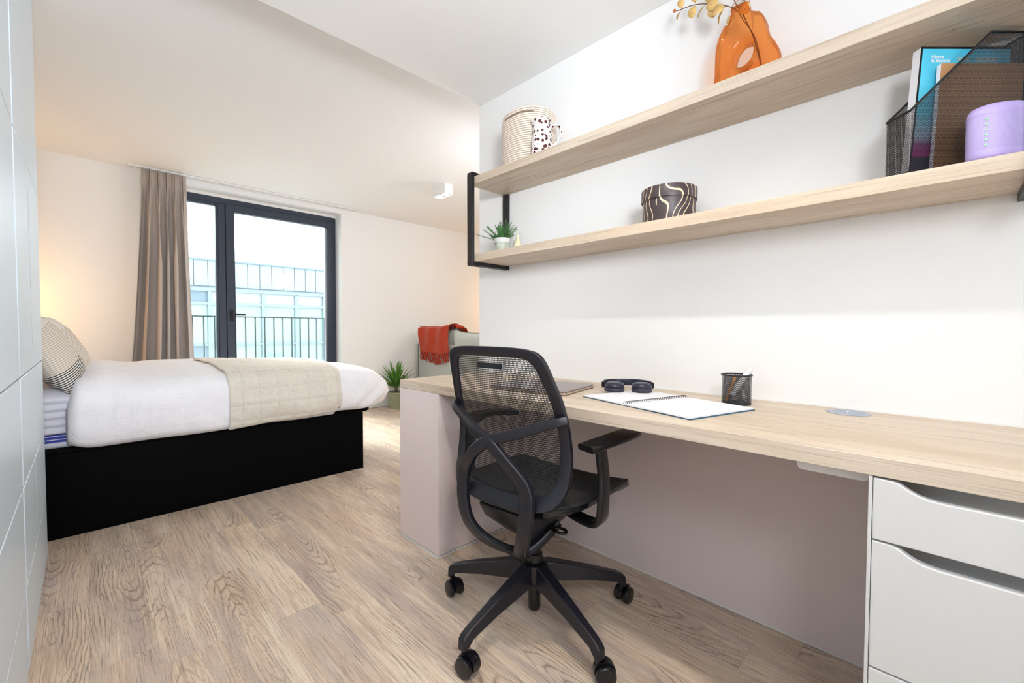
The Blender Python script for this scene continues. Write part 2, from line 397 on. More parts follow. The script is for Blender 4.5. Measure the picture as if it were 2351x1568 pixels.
BX('sill_band', BFR, -6, 5.86, 14.93, 15.06, 2.05, 2.17, bd); BX('sill_line', plain('sill_shadow', (.08, .10, .13), .6), -6, 5.86, 14.92, 15.06, 2.165, 2.185, bd)
mx_ = [-.6, .63, 1.86, 2.6, 3.98, 4.95, 5.84]
for i, mxx in enumerate(mx_): BX('mullion', BFR, mxx - .045, mxx + .045, 14.93, 15.06, -1.5, 2.06, bd)
BX('transom', BFR, -6, 5.86, 14.94, 15.06, 1.66, 1.74, bd); BX('transom', BFR, -6, 5.86, 14.94, 15.06, .48, .54, bd)
prev = -1.5
for mxx in mx_[1:]:
    a, b = prev + .05, mxx - .045; prev = mxx + .0
    BX('window_pane', BG2 if mxx in (2.6,) else plain('sky_glass', (.235, .26, .275), .1), a, b, 15.0, 15.06, 1.74, 2.05, bd)
    BX('window_pane', BG, a, b, 15.0, 15.06, .54, 1.66, bd)
    BX('window_pane', BG2 if mxx < 2.7 else BG, a, b, 15.0, 15.06, -.4, .48, bd)
struct(BX('ground', plain('street_asphalt', (.5, .52, .52), .9), -30, 40, 5.7, 60, -3.3, -3.2))['label'] = 'pale street surface below the window'
# tree far behind, seen mirrored in photo: a low crown at the roof glass
LEAFG = plain('far_foliage', (.30, .42, .34), .9, vary=.4, vscale=9)
random.seed(3)
tr = thing('tree', (5.4, 12.6, -3.2), 'distant leafy tree in the street behind the railing', 'tree')
mb = MB(); mb.tube([(5.4, 12.6, -3.2), (5.42, 12.6, -1.5), (5.38, 12.6, -.6)], .09); mb.build('trunk', plain('bark', (.2, .15, .1), .9), tr)
mb = MB()
for i in range(420):
    a, b_, rr = random.uniform(0, 2 * pi), random.uniform(-1, 1), random.random() ** .4
    p = Vector((5.0 + 1.0 * rr * cos(a) * math.sqrt(1 - b_ * b_), 12.6 + .8 * rr * sin(a) * math.sqrt(1 - b_ * b_), -.45 + .62 * rr * b_))
    q = Matrix.Rotation(random.uniform(0, 6), 3, Vector((random.random(), random.random(), random.random())).normalized())
    s = .09; mb.add([p + q @ Vector(t) for t in ((-s, 0, 0), (0, -s * .6, 0), (s, 0, 0), (0, s * .6, 0))], [(0, 1, 2, 3)])
o = mb.build('foliage', LEAFG, tr); o['kind'] = 'stuff'

rg = thing('balcony_railing', (1.4, 5.6, 0), 'dark metal railing with slim upright bars outside the window', 'railing')
RYp = 5.60
RAIL = plain('grey_green_rail', (.05, .08, .085), .5)
BX('top_rail', RAIL, .3, 2.25, RYp - .02, RYp + .02, 1.118, 1.130, rg); BX('bottom_rail', RAIL, .3, 2.25, RYp - .015, RYp + .015, .06, .075, rg)
x = 2.185
while x > .3:
    BX('baluster', RAIL, x - .005, x + .005, RYp - .012, RYp + .012, .075, 1.118, rg); x -= .0975
BX('balcony_slab', plain('concrete_slab', (.6, .6, .6), .9), -.2, 2.8, 5.33, 5.7, -.2, -.02, rg)

# ================================================================== WARDROBES
def wardrobe(y0, y1, ztop, cols, label):
    t = thing('wardrobe', (-.44, (y0 + y1) / 2, 0), label, 'wardrobe')
    BX('body', WHITEL, -.72, -.146, y0, y1, 0, ztop, t)
    g = .0022
    for z0, z1, splits in cols:
        ys = [y0] + splits + [y1]
        for a, b in zip(ys[:-1], ys[1:]):
            BX('door', WHITEL, -.146, -.128, a + g, b - g, z0 + g, z1 - g, t, bev=.0022)
    return t
wardrobe(.90, 1.826, 2.285, [(.0, .252, []), (.252, .540, []), (.540, .856, []), (.856, 1.567, []), (1.567, 2.285, [])], 'tall pale blue-white wardrobe section nearest the camera')
wb = wardrobe(1.858, 2.79, 2.397, [(.0, .252, []), (.252, .540, [2.28]), (.540, .856, []), (.856, 1.567, []), (1.567, 2.397, [])], 'tall white wardrobe section next to the bed')
BX('filler_strip', plain('warm_white_strip', (.60, .56, .565), .5), -.72, -.131, 1.826, 1.858, 0, 2.28, wb)
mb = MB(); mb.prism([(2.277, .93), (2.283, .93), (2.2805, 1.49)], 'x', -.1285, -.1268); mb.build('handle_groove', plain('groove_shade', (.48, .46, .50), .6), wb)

# ================================================================== DESK
YL, YM, YR, XK = 1.854, 1.541, .1045, 1.620
wt = MB().box(XD, XW - .002, -1.0, YL, ZD - .037, ZD).build('worktop', OAK, None, loc=(1.37, .43, ZD - .037), bev=.0012)
tag(wt, 'long pale oak worktop fixed along the right wall', 'desk')
sc = tag(BX('sealing_strip', TRIM, XW - .006, XW - .0005, -1.0, YL, ZD - .001, ZD + .004), 'thin white sealant strip between oak worktop and wall', 'sealant')
lc = thing('desk_end_cabinet', (1.37, 1.7, 0), 'greige closed cabinet carrying the far left end of the oak desk', 'cabinet')
BX('carcass', GREIGE, XD + .012, XW - .003, YM + .001, YL, .010, ZD - .038, lc, bev=.001)
BX('front_panel', GREIGE, XD, XD + .0115, YM + .001, YL, .010, ZD - .038, lc, bev=.0012)
BX('plinth_seal', TRIM, XD - .002, XK - .004, YM - .001, YL + .001, .001, .006, lc)
kp = tag(BX('modesty_panel', GREIGE, XK, XK + .018, YR + .002, YM - .002, .001, ZD - .038), 'wide greige panel closing the back of the knee space', 'panel')

du = thing('drawer_unit', (1.3, -.15, 0), 'pale grey three drawer cabinet under the right end of the desk', 'cabinet')
Yr0 = -.50
BX('carcass', PANELW, XD + .066, XW - .003, Yr0, YR - .001, .05, ZD - .0385, du)
BX('side_panel', PANELW, XD + .001, XD + .022, YR - .006, YR, .0, ZD - .0385, du, bev=.0008)
def front(zb, zt, scoop):
    g = .0015; a, b = YR - .007, Yr0
    if scoop:
        d = .024
        sc_ = [(0, 0), (-.030, -.001), (-.038, -.0035), (-.046, -.009), (-.054, -.014), (-.064, -.019), (-.078, -.0225), (-.094, -.024)]
        top = [(a + q[0], zt - g + q[1] * (d / .024)) for q in sc_] + [(b + .03, zt - g - d), (b, zt - g - d)]
    else: top = [(a, zt - g), (b, zt - g)]
    o = MB().prism([(b, zb + g), (a, zb + g)] + top, 'x', XD, XD + .018).build('drawer', PANELW, du, bev=.0022, seg=3)
    if scoop:   # concave finger groove behind the cut-out
        prof = [(XD + .016, zt - g - .026), (XD + .022, zt - g - .030), (XD + .044, zt - .030), (XD + .058, zt - .018), (XD + .062, zt - .002)]
        mb = MB(); mb.loft([[(p[0], y, p[1]) for p in prof] for y in (a - .002, b + .03)], close=False)
        mb.build('finger_groove', PANELW, o, smooth=True, solid=.002)
    return o
front(.594, .716, True); front(.343, .594, True); front(.075, .343, False)
BX('plinth', PANELW, XD + .05, XW - .01, Yr0, YR - .01, 0, .05, du)
ct = tag(MB().prism([(p[0] + .1715, p[1] + .6995) for p in rrect(.064, .0165, .012)], 'x', 1.13, 1.50).build('cable_tray', TRIM, None, bev=.002), 'slim white tray fixed under the desk beside the drawers', 'tray')
ct.data.transform(Matrix.Translation((-1.3, -.2, -.678))); ct.location = (1.3, .2, .684)

# ================================================================== WALL SHELF
XS = 1.419; YS0, YS1 = -.151, 1.745
ws = thing('wall_shelf', (1.55, .8, 1.32), 'two tier pale oak wall shelf on black metal end frames', 'shelf')
BX('shelf_board', OAK, XS, XW - .001, YS0, YS1, 1.730, 1.768, ws, bev=.001)
BX('shelf_board', OAK, XS, XW - .001, YS0, YS1, 1.340, 1.378, ws, bev=.001)
for ya, yb in ((YS1 - .040, YS1), (YS0, YS0 + .040)):
    mb = MB(); x0, x1 = XS - .014, XW - .001
    mb.box(x0, x1, ya, yb, 1.320, 1.340).box(x0, x1, ya, yb, 1.768, 1.788)
    mb.box(x0, XS, ya, yb, 1.340, 1.768).box(x1 - .014, x1, ya, yb, 1.340, 1.768)
    mb.build('end_frame', BLACKM, ws, bev=.001)

# ================================================================== BED
bed = thing('bed', (.4, 3.68, 0), 'black box bed base with white mattress beside the wardrobe', 'bed')
YB, YB2, XB = 2.939, 4.44, 1.413
BX('base', BEDBLK, -.68, XB, YB, YB2, 0, .403, bed, bev=.0015)
pl = [(-.68, YB - .004), (XB - .03, YB - .004), (XB + .02, YB + .004), (XB + .07, YB + .05), (XB + .085, YB + .12), (XB + .085, YB2 - .12), (XB + .05, YB2 - .02), (XB, YB2), (-.68, YB2)]
MB().prism([tuple(p)[:2] for p in pl], 'z', .404, .424).build('platform', BEDBLK, bed, bev=.003)
BX('headboard', BEDBLK, -.74, -.69, 2.88, 4.5, 0, 1.05, bed, bev=.004)
STR = newmat('mattress_ticking'); m_, nt, b = STR
tc = N(nt, 'ShaderNodeTexCoord'); sx = N(nt, 'ShaderNodeSeparateXYZ'); nt.links.new(tc.outputs['Object'], sx.inputs[0])
fr = mth(nt, 'FRACT', mth(nt, 'MULTIPLY', sx.outputs[2], 62.0)); band = mth(nt, 'MULTIPLY', mth(nt, 'GREATER_THAN', fr, .22), mth(nt, 'MULTIPLY', mth(nt, 'GREATER_THAN', sx.outputs[2], .452), mth(nt, 'LESS_THAN', sx.outputs[2], .495)))
mx = N(nt, 'ShaderNodeMix', data_type='RGBA'); mx.inputs[6].default_value = (.72, .73, .82, 1); mx.inputs[7].default_value = (.05, .07, .38, 1); nt.links.new(band, mx.inputs[0]); nt.links.new(mx.outputs[2], b.inputs['Base Color']); b.inputs['Roughness'].default_value = .8
BX('mattress', m_, -.66, XB + .06, YB + .02, YB2 - .03, .425, .60, bed, bev=.02, seg=4)
# fitted sheet with long horizontal ripples
def sheet(u, v):
    X = -.66 + u * (1.08); t = v
    if t < .45: z = .498 + (.665 - .498) * t / .45; y = YB + .012
    else: z = .665 + .035 * sin(min(1, (t - .45) / .1) * pi / 2); y = YB + .012 + max(0, t - .45) * 1.2
    rp = .006 * sin(z * 170 + noise.noise((X * 3, z * 8, 1)) * 2.0) * (1 if t < .45 else .2)
    return (X, y + rp, z)
MB().grid(sheet, 60, 60).build('fitted_sheet', plain('lilac_white_sheet', (.74, .735, .83), .85), bed, smooth=True, solid=.004)

# duvet
def duvet_sec(t, zt, y0, y1, zb):
    # returns (y,z) of the cross-section, t 0..1 from front hem over the top to the back hem
    P = [(y0 + .025, zb), (y0 - .012, zb + .03), (y0 - .030, zb + (zt - zb) * .35), (y0 - .018, zb + (zt - zb) * .68), (y0 + .03, zb + (zt - zb) * .90), (y0 + .14, zt - .004), (y0 + .45, zt + .006), ((y0 + y1) / 2, zt + .012),
         (y1 - .45, zt + .008), (y1 - .12, zt - .01), (y1 + .01, zt - .07), (y1 + .03, zb + .12), (y1 + .01, zb)]
    return P
DP = {}
def duvet(u, v):
    X = -.062 + u * (1.665 + .062)
    e = 1.0
    if X > 1.30: q = min(1, (X - 1.30) / .366); e = max(0.0, 1 - q ** 3.2) ** .5
    e2 = 1.0
    if X < -.02: q = (-.02 - X) / .042; e2 = (1 - .35 * q * q)
    zt = .725 + .018 * sin(X * 2.2 + .4) + .03 * math.exp(-((X - .06) / .10) ** 2)
    zb = .418 + .012 * noise.noise((X * 3.2, 3, 1)) + (.02 if X > 1.2 else 0) + .02 * math.exp(-((X + .06) / .05) ** 2)
    zb += (1 - e) * .09
    zt = zb + (zt - zb) * (.10 + .90 * e) * e2
    y0 = 2.905 + (1 - e) * .22 + (1 - e2) * .1; y1 = 4.41 - (1 - e) * .22
    P = duvet_sec(v, zt, y0, y1, zb); f = v * (len(P) - 1); i = min(int(f), len(P) - 2); t = f - i
    a, b_, c, d = [Vector(P[max(0, min(len(P) - 1, j))]) for j in (i - 1, i, i + 1, i + 2)]
    q = .5 * ((2 * b_) + (c - a) * t + (2 * a - 5 * b_ + 4 * c - d) * t * t + (3 * b_ - a - 3 * c + d) * t ** 3)
    p = Vector((X, q.x, q.y))
    n1 = noise.noise((X * 2.2, q.x * 2.5, q.y * 5)); n2 = noise.noise((X * 7, q.x * 6, q.y * 4 + 5)); 
    fold = noise.noise((X * 5 + q.y * 6, q.x * 3, q.y * 2 + 9))
    d = .020 * n1 + .010 * n2 + .014 * abs(fold)
    side = 1 if q.y < zt - .05 else 0.6
    nrm = Vector((0, -1, .2)) if q.x < 3.05 else Vector((0, 0, 1))
    # folds pulled toward the lower corner at the foot
    if X > 1.15 and q.x < 3.3:
        d += .010 * sin((X - 1.2) * 40 - (q.y - .42) * 46) * min(1, (X - 1.15) * 4) * max(0, 1 - (q.y - .42) / .25)
    return p + nrm * d * side
dv = MB().grid(duvet, 150, 110)
# waffle relief in the material
m_, nt, b = newmat('white_waffle_cotton'); L = nt.links.new
b.inputs['Base Color'].default_value = (.89, .875, .91, 1); b.inputs['Roughness'].default_value = .9; b.inputs['Sheen Weight'].default_value = .15; b.inputs['Specular IOR Level'].default_value = .1
tc = N(nt, 'ShaderNodeTexCoord'); sx = N(nt, 'ShaderNodeSeparateXYZ'); L(tc.outputs['Object'], sx.inputs[0])
sA = mth(nt, 'SINE', mth(nt, 'MULTIPLY', sx.outputs[0], 2 * pi / .009)); sB = mth(nt, 'SINE', mth(nt, 'MULTIPLY', mth(nt, 'ADD', sx.outputs[2], sx.outputs[1]), 2 * pi / .009))
msk = mth(nt, 'GREATER_THAN', sx.outputs[0], .10 - .78)
wf = mth(nt, 'MULTIPLY', mth(nt, 'MAXIMUM', sA, sB), msk)
bp = N(nt, 'ShaderNodeBump', inp={'Strength': .45, 'Distance': .0012}); L(wf, bp.inputs['Height'])
n3 = N(nt, 'ShaderNodeTexNoise', inp={'Scale': 9.0, 'Detail': 5.0, 'Distortion': .6}); L(tc.outputs['Object'], n3.inputs['Vector'])
bp2 = N(nt, 'ShaderNodeBump', inp={'Strength': .35, 'Distance': .03}); L(n3.outputs[0], bp2.inputs['Height']); L(bp2.outputs[0], bp.inputs['Normal']); L(bp.outputs[0], b.inputs['Normal'])
dvo = dv.build('duvet', m_, None, loc=(.78, 3.65, .43), smooth=True, solid=.006)
tag(dvo, 'thick white waffle-textured duvet spread over the bed', 'duvet')

# throw blanket across the foot
def blanket(u, v):
    X = .585 + v * (1.226 - .585)
    s = u  # 0 front hem -> 1 back
    XX = X + (.02 * (s - .1) if v > .5 else 0)
    P = duvet((XX + .062) / 1.727, 0.05 + .62 * s)
    if s < .25:
        zz = .418 + (P.z - .418) * 1.0
        P = Vector((XX, P.y - .012, P.z - (1 - s / .25) * (.012 - .024 * v)))
    else: P = Vector((XX, P.y, P.z + .012))
    wv = .003 * noise.noise((X * 14, P.y * 14, P.z * 14))
    return P + Vector((0, -wv, wv))
m_, nt, b = newmat('beige_quilted_linen'); L = nt.links.new
b.inputs['Roughness'].default_value = .9; b.inputs['Sheen Weight'].default_value = .15; b.inputs['Specular IOR Level'].default_value = .1
tc = N(nt, 'ShaderNodeTexCoord'); sx = N(nt, 'ShaderNodeSeparateXYZ'); L(tc.outputs['Object'], sx.inputs[0])
nzv = N(nt, 'ShaderNodeTexNoise', inp={'Scale': 7.0}); L(tc.outputs['Object'], nzv.inputs['Vector'])
wb_ = mth(nt, 'MULTIPLY', mth(nt, 'SUBTRACT', nzv.outputs[0], .5), .012)
def stitch(c, per, ph):
    f = mth(nt, 'FRACT', mth(nt, 'ADD', mth(nt, 'DIVIDE', mth(nt, 'ADD', c, wb_), per), ph)); return mth(nt, 'ABSOLUTE', mth(nt, 'SUBTRACT', f, .5))
yz = mth(nt, 'ADD', mth(nt, 'MULTIPLY', sx.outputs[1], -1.0), sx.outputs[2])
d1 = stitch(sx.outputs[0], .092, .2); d2 = stitch(sx.outputs[2], .092, .05)
yl = stitch(sx.outputs[1], .092, .1); isTop = mth(nt, 'GREATER_THAN', sx.outputs[1], .12)
d2 = mth(nt, 'ADD', mth(nt, 'MULTIPLY', d2, mth(nt, 'SUBTRACT', 1.0, isTop)), mth(nt, 'MULTIPLY', yl, isTop))
dm = mth(nt, 'MINIMUM', d1, d2)
ln_ = N(nt, 'ShaderNodeMapRange', inp={'From Min': .003, 'From Max': .013}); L(dm, ln_.inputs[0])
mx = N(nt, 'ShaderNodeMix', data_type='RGBA'); mx.inputs[6].default_value = (.60, .53, .44, 1); mx.inputs[7].default_value = (.80, .74, .655, 1); L(ln_.outputs[0], mx.inputs[0])
n4 = N(nt, 'ShaderNodeTexNoise', inp={'Scale': 55.0, 'Detail': 6.0}); L(tc.outputs['Object'], n4.inputs['Vector'])
m5 = N(nt, 'ShaderNodeMix', data_type='RGBA', blend_type='MULTIPLY'); m5.inputs[0].default_value = .22; L(mx.outputs[2], m5.inputs[6]); L(n4.outputs[0], m5.inputs[7]); L(m5.outputs[2], b.inputs['Base Color'])
pf = N(nt, 'ShaderNodeMapRange', inp={'From Min': 0.0, 'From Max': .25}); L(dm, pf.inputs[0])
bp = N(nt, 'ShaderNodeBump', inp={'Strength': .7, 'Distance': .006}); L(mth(nt, 'ADD', pf.outputs[0], mth(nt, 'MULTIPLY', n4.outputs[0], .35)), bp.inputs['Height']); L(bp.outputs[0], b.inputs['Normal'])
bl = MB().grid(blanket, 90, 50).build('blanket', m_, None, loc=(.9, 2.89, .42), smooth=True, solid=.010)
tag(bl, 'beige quilted linen blanket laid across the foot of the white duvet', 'blanket')

# pillows
def pillow(name, c, hw, hh, th, M, mat, label):
    def f(u, v):
        a, b_ = u * 2 - 1, v * 2 - 1
        s = (1 - abs(a) ** 2.6) ** .5 * (1 - abs(b_) ** 2.6) ** .5 if abs(a) < 1 and abs(b_) < 1 else 0
        pinch = 1 - .07 * (a * a) * (1 - abs(b_)) ; pin2 = 1 - .07 * (b_ * b_) * (1 - abs(a))
        wr = 1 + .10 * noise.noise((a * 2.2, b_ * 2.2, c[1]))
        return Vector((a * hw * pin2, b_ * hh * pinch, s * th * wr))
    mb = MB(); mb.grid(f, 40, 30); mb.grid(lambda u, v: Vector((f(u, v).x, f(u, v).y, -f(u, v).z)), 40, 30)
    o = mb.build(name, mat, None, smooth=True); o.matrix_world = Matrix.Translation(c) @ M.to_4x4()
    tag(o, label, 'pillow'); return o
# local x = along bed width, y = pillow height, z = thickness
def pm(tilt, yaw=0, roll=0):
    ex = Vector((0, 1, 0)); ey = Vector((-cos(tilt), 0, sin(tilt))); ez = ex.cross(ey)
    M = Matrix((ex, ey, ez)).transposed()
    return Matrix.Rotation(yaw, 3, 'Z') @ M @ Matrix.Rotation(roll, 3, 'Z')
def stripes(name, dark_below, per, M, lo, hi):
    nl = Vector((-.06, 1, 0))
    m, nt, b = newmat(name); L = nt.links.new
    tc = N(nt, 'ShaderNodeTexCoord'); sx = N(nt, 'ShaderNodeSeparateXYZ'); L(tc.outputs['Object'], sx.inputs[0])
    cc_ = mth(nt, 'ADD', mth(nt, 'ADD', mth(nt, 'MULTIPLY', sx.outputs[0], nl.x), mth(nt, 'MULTIPLY', sx.outputs[1], nl.y)), mth(nt, 'MULTIPLY', sx.outputs[2], nl.z))
    f = mth(nt, 'FRACT', mth(nt, 'DIVIDE', cc_, per)); ln = mth(nt, 'LESS_THAN', f, .42)
    m1 = N(nt, 'ShaderNodeMix', data_type='RGBA'); m1.inputs[6].default_value = (.76, .72, .66, 1); m1.inputs[7].default_value = (.56, .45, .36, 1)
    L(mth(nt, 'MULTIPLY', ln, mth(nt, 'MULTIPLY', mth(nt, 'LESS_THAN', cc_, hi), mth(nt, 'GREATER_THAN', cc_, lo))), m1.inputs[0])
    m2 = N(nt, 'ShaderNodeMix', data_type='RGBA'); m2.inputs[7].default_value = (.02, .02, .025, 1)
    L(mth(nt, 'MULTIPLY', ln, mth(nt, 'LESS_THAN', cc_, dark_below)), m2.inputs[0]); L(m1.outputs[2], m2.inputs[6]); L(m2.outputs[2], b.inputs['Base Color'])
    b.inputs['Roughness'].default_value = .9; b.inputs['Specular IOR Level'].default_value = .1
    return m
pillow('pillow', (-.125, 3.26, .875), .31, .205, .085, pm(R(62), R(-4), R(4)), stripes('cream_black_stripes', -.075, .0098, None, -1, .135), 'cream pillow with fine stripes turning black at the bottom, nearest at bed head')
pillow('pillow', (-.085, 3.84, .872), .31, .20, .08, pm(R(64), R(3), R(-2)), stripes('cream_beige_stripes', -9, .0098, None, -1, .12), 'cream and beige striped pillow behind the black striped one')

# ================================================================== CURTAIN
def curtain(u, v):
    # u across 0..1, v from top 0 to bottom 1
    z = 2.380 - v * 2.362
    x0, x1 = .385 - .07 * v - .075 * v * v, .700 + .05 * v + .015 * v * v
    uu = u + .035 * sin(u * 9.0 + 1) * min(1, v * 3)
    nf = 5.5; ph = uu * nf * 2 * pi
    vp = .050                                     # pinch line below the heading tape
    pin = math.exp(-((v - vp) / .014) ** 2)
    grow = min(1, max(0, (v - vp) / .30)) ** .8
    g = max(0, cos(ph)) ** .7                     # where a pleat is gathered
    gath = 1 if v < vp else max(0, 1 - (v - vp) / .16)
    am = (.008 if v < vp else .010 + .048 * grow) * (1 + .55 * noise.noise((u * 5, v * .8, 3)))
    ph2 = ph + 1.7 * noise.noise((u * 2.5, v * .7, 7)) * grow
    sn = cos(ph2); sn = (abs(sn) ** .75) * (1 if sn > 0 else -1)
    y = 4.955 - am * sn + .012 * sin(ph2 * .41 + 1) * grow
    y -= .019 * sin(ph * 4) * g * gath * (1 - .2 * pin) + .010 * g * gath
    y += .022 * pin * g
    x = x0 + (x1 - x0) * u - am * .45 * sin(ph2) * grow * min(1, 4 * u, 4 * (1 - u))
    return Vector((x, y, z))
cu = MB().grid(curtain, 260, 120).build('curtain', None, None, loc=(.5, 4.96, .01), smooth=True, solid=.003)
cm = weave_mat('taupe_curtain_fabric', (.50, .43, .385), 1100, .35, vary=.10); cu.data.materials.append(cm)
tag(cu, 'long taupe pinch-pleated curtain gathered at the left of the window', 'curtain')

# ================================================================== CEILING SPOTLIGHT (twin)
def spotlight(c, dx, dy, zc, label, power, tgt):
    t = thing('ceiling_spotlight', (c[0], c[1], zc), label, 'ceiling light')
    x0, x1, y0, y1 = c[0] - dx, c[0] + dx, c[1] - dy, c[1] + dy
    mb = MB(); e = .006; zb = zc - .098
    mb.box(x0, x1, y0, y0 + e, zb, zc).box(x0, x1, y1 - e, y1, zb, zc).box(x0, x0 + e, y0 + e, y1 - e, zb, zc).box(x1 - e, x1, y0 + e, y1 - e, zb, zc)
    mb.build('housing', TRIM, t)
    BX('inner_plate', plain('lamp_inner_grey', (.16, .15, .14), .7), x0 + e, x1 - e, y0 + e, y1 - e, zb + .010, zb + .016, t)
    for k in (-1, 1):
        cy = c[1] + k * dy * .48
        b = MB().lathe([(.001, zb + .0005), (.02, zb - .004), (.030, zb + .002), (.033, zb + .019)], (c[0], cy, 0), 20).build('lamp_bulb', emis('warm_lamp', (1.0, .86, .68), 6), t, smooth=True)
        light('spot_beam_light', 'SPOT', (c[0], cy, zb - .012), power, (1.0, .90, .78), .03, (c[0] + tgt[0], cy + tgt[1], 0), spot=R(110))
spotlight((2.545, 3.545), .050, .100, 2.4005, 'white twin-lamp surface spotlight on the far ceiling, both lamps lit', 5, (0, 0))
spotlight((.72, .42), .050, .100, 2.2895, 'white twin-lamp spotlight on the near ceiling above the desk chair', 15, (.15, .1))

# bedside wall lamp and floor lamp hidden by the wardrobe / partition (their glow shows on the far wall)
t = thing('bedside_lamp', (-.47, 4.72, 0), 'warm glowing bedside lamp on a slim stand behind the wardrobe', 'lamp')
MB().lathe([(.09, 0.0), (.09, .015), (.012, .02), (.012, .98), (.02, .99)], (-.47, 4.72, 0), 20).build('stand', BLACKM, t, smooth=False)
MB().lathe([(.001, 1.128), (.022, 1.135), (.032, 1.16), (.022, 1.185), (.001, 1.192)], (-.47, 4.72, 0), 20).build('bulb', emis('bulb_glow', (1.0, .62, .28), 8), t, smooth=True)
MB().lathe([(.020, .985), (.012, 1.0), (.012, 1.13)], (-.47, 4.72, 0), 16).build('socket', BLACKM, t)
t = thing('floor_lamp', (4.85, 4.55, 0), 'warm glowing floor lamp beyond the sofa behind the partition', 'lamp')
MB().lathe([(.12, 0.0), (.12, .015), (.012, .02), (.012, 1.18), (.02, 1.19)], (4.85, 4.55, 0), 20).build('stand', BLACKM, t)
MB().lathe([(.001, 1.218), (.022, 1.225), (.032, 1.25), (.022, 1.275), (.001, 1.282)], (4.85, 4.55, 0), 20).build('bulb', emis('bulb_glow', (1.0, .62, .28), 8), t, smooth=True)

# ================================================================== SOFA
SOF = weave_mat('mint_grey_sofa_weave', (.47, .49, .46), 500, .8, vary=.18); PIP = plain('dark_piping', (.10, .10, .10), .8)
so = thing('sofa', (3.6, 4.2, 0), 'mint-grey fabric sofa with dark piping, its back turned to the desk', 'sofa')
def softbox(x0, x1, y0, y1, z0, z1, r, mat, name, parent, puff=0.0):
    def f(p):
        return p
    mb = MB(); n = 10
    cx, cy, cz = (x0 + x1) / 2, (y0 + y1) / 2, (z0 + z1) / 2; hx, hy, hz = (x1 - x0) / 2, (y1 - y0) / 2, (z1 - z0) / 2
    bm = bmesh.new(); bmesh.ops.create_cube(bm, size=2); bmesh.ops.subdivide_edges(bm, edges=bm.edges, cuts=n, use_grid_fill=True)
    for v in bm.verts:
        q = v.co.copy()
        pz = Vector(q)
        a = 1 + puff * (1 - q.y ** 2) * (1 - q.z ** 2); b_ = 1 + puff * .6 * (1 - q.x ** 2) * (1 - q.z ** 2); c_ = 1 + puff * .6 * (1 - q.x ** 2) * (1 - q.y ** 2)
        v.co = Vector((cx + q.x * hx * a, cy + q.y * hy * b_, cz + q.z * hz * c_))
    vs_ = [v.co.copy() for v in bm.verts]; fs_ = [tuple(x.index for x in f_.verts) for f_ in bm.faces]; bm.free()
    mb.add(vs_, fs_); return mb.build(name, mat, parent, bev=r, seg=4, smooth=True)
softbox(3.10, 3.26, 3.35, 4.93, .10, .80, .03, SOF, 'backrest', so, .02)
softbox(3.26, 4.0, 3.35, 4.93, .10, .42, .03, SOF, 'seat', so, .02)
MB().tube([(3.098, 4.86, .10), (3.097, 4.86, .80)], .004).build('piping', PIP, so)
for x, y in ((3.14, 3.40), (3.14, 4.88), (3.95, 3.40), (3.95, 4.88)): MB().tube([(x, y, 0), (x, y, .10)], .02).build('leg', BLACKM, so)
def cushion(x, y, z, hw, hh, th, yaw, tilt, nm, roll=0):
    # stands on edge, faces +X; hw along Y, hh height
    def f(u, v, s=1):
        a, b_ = u * 2 - 1, v * 2 - 1
        d = max(0, (1 - a ** 4)) ** .5 * max(0, (1 - b_ ** 4)) ** .5
        k = 1 - .06 * (1 - a * a) * b_ * b_ ; k2 = 1 - .05 * (1 - b_ * b_) * a * a
        return Vector((s * th * d, a * hw * k2, b_ * hh * k + hh + .03 * (abs(a) ** 3) * (b_ > 0)))
    M = Matrix.Translation((x, y, z)) @ Matrix.Rotation(yaw, 4, 'Z') @ Matrix.Rotation(tilt, 4, 'Y') @ Matrix.Rotation(roll, 4, 'X')
    mb = MB(); mb.grid(lambda u, v: f(u, v, 1), 24, 20); mb.grid(lambda u, v: f(u, v, -1), 24, 20); mb.xf(M)
    o = mb.build(nm, SOF, so, smooth=True)
    ed = [f(i / 24, 1) for i in range(25)] + [f(1, 1 - i / 20) for i in range(1, 21)] + [f(1 - i / 24, 0) for i in range(1, 25)] + [f(0, i / 20) for i in range(1, 20)]
    MB().tube([M @ p for p in ed], .004, n=6, closed=True).build('piping', PIP, o)
    return o
cushion(3.255, 4.55, .42, .405, .290, .105, 0, R(-7), 'back_cushion', R(1.5))
cushion(3.23, 3.74, .42, .40, .275, .12, 0, R(-9), 'back_cushion')

# orange throw over the back cushion
TH = weave_mat('rust_throw_fabric', (.43, .045, .014), 500, .9, vary=.25); TH2 = weave_mat('rust_fringe', (.36, .028, .009), 900, 1, vary=.3)
th = thing('throw_blanket', (3.07, 4.5, .6), 'rust-orange fringed throw draped over the sofa back', 'throw')
def throwf(u, v):
    # u along Y (0 near .. 1 far), v: 0 front hem (outside) up, over the top and down inside
    y = 4.17 + u * (4.77 - 4.17) + .02 * (1 - v) * (u - .3)
    prof = [(3.086, .700), (3.078, .78), (3.068, .85), (3.062, .93), (3.070, 1.00), (3.12, 1.025), (3.20, 1.03), (3.36, .97), (3.42, .85)]
    f = v * (len(prof) - 1); i = min(int(f), len(prof) - 2); t = f - i
    X = prof[i][0] * (1 - t) + prof[i + 1][0] * t; Zz = prof[i][1] * (1 - t) + prof[i + 1][1] * t
    if v < .4: Zz += (.03 * (u - .8) + .05 * max(0, (.25 - u)) * 3) * (1 - v / .4)
    if u < .25: Zz += .03 * (1 - u / .25) * (v > .3)
    X += .012 * sin(u * 15 + v * 4) * (1 - abs(v - .5)) + .010 * noise.noise((u * 6, v * 3, 2))
    return Vector((X - .012, y, Zz))
MB().grid(throwf, 60, 50).build('cloth', TH, th, smooth=True, solid=.006)
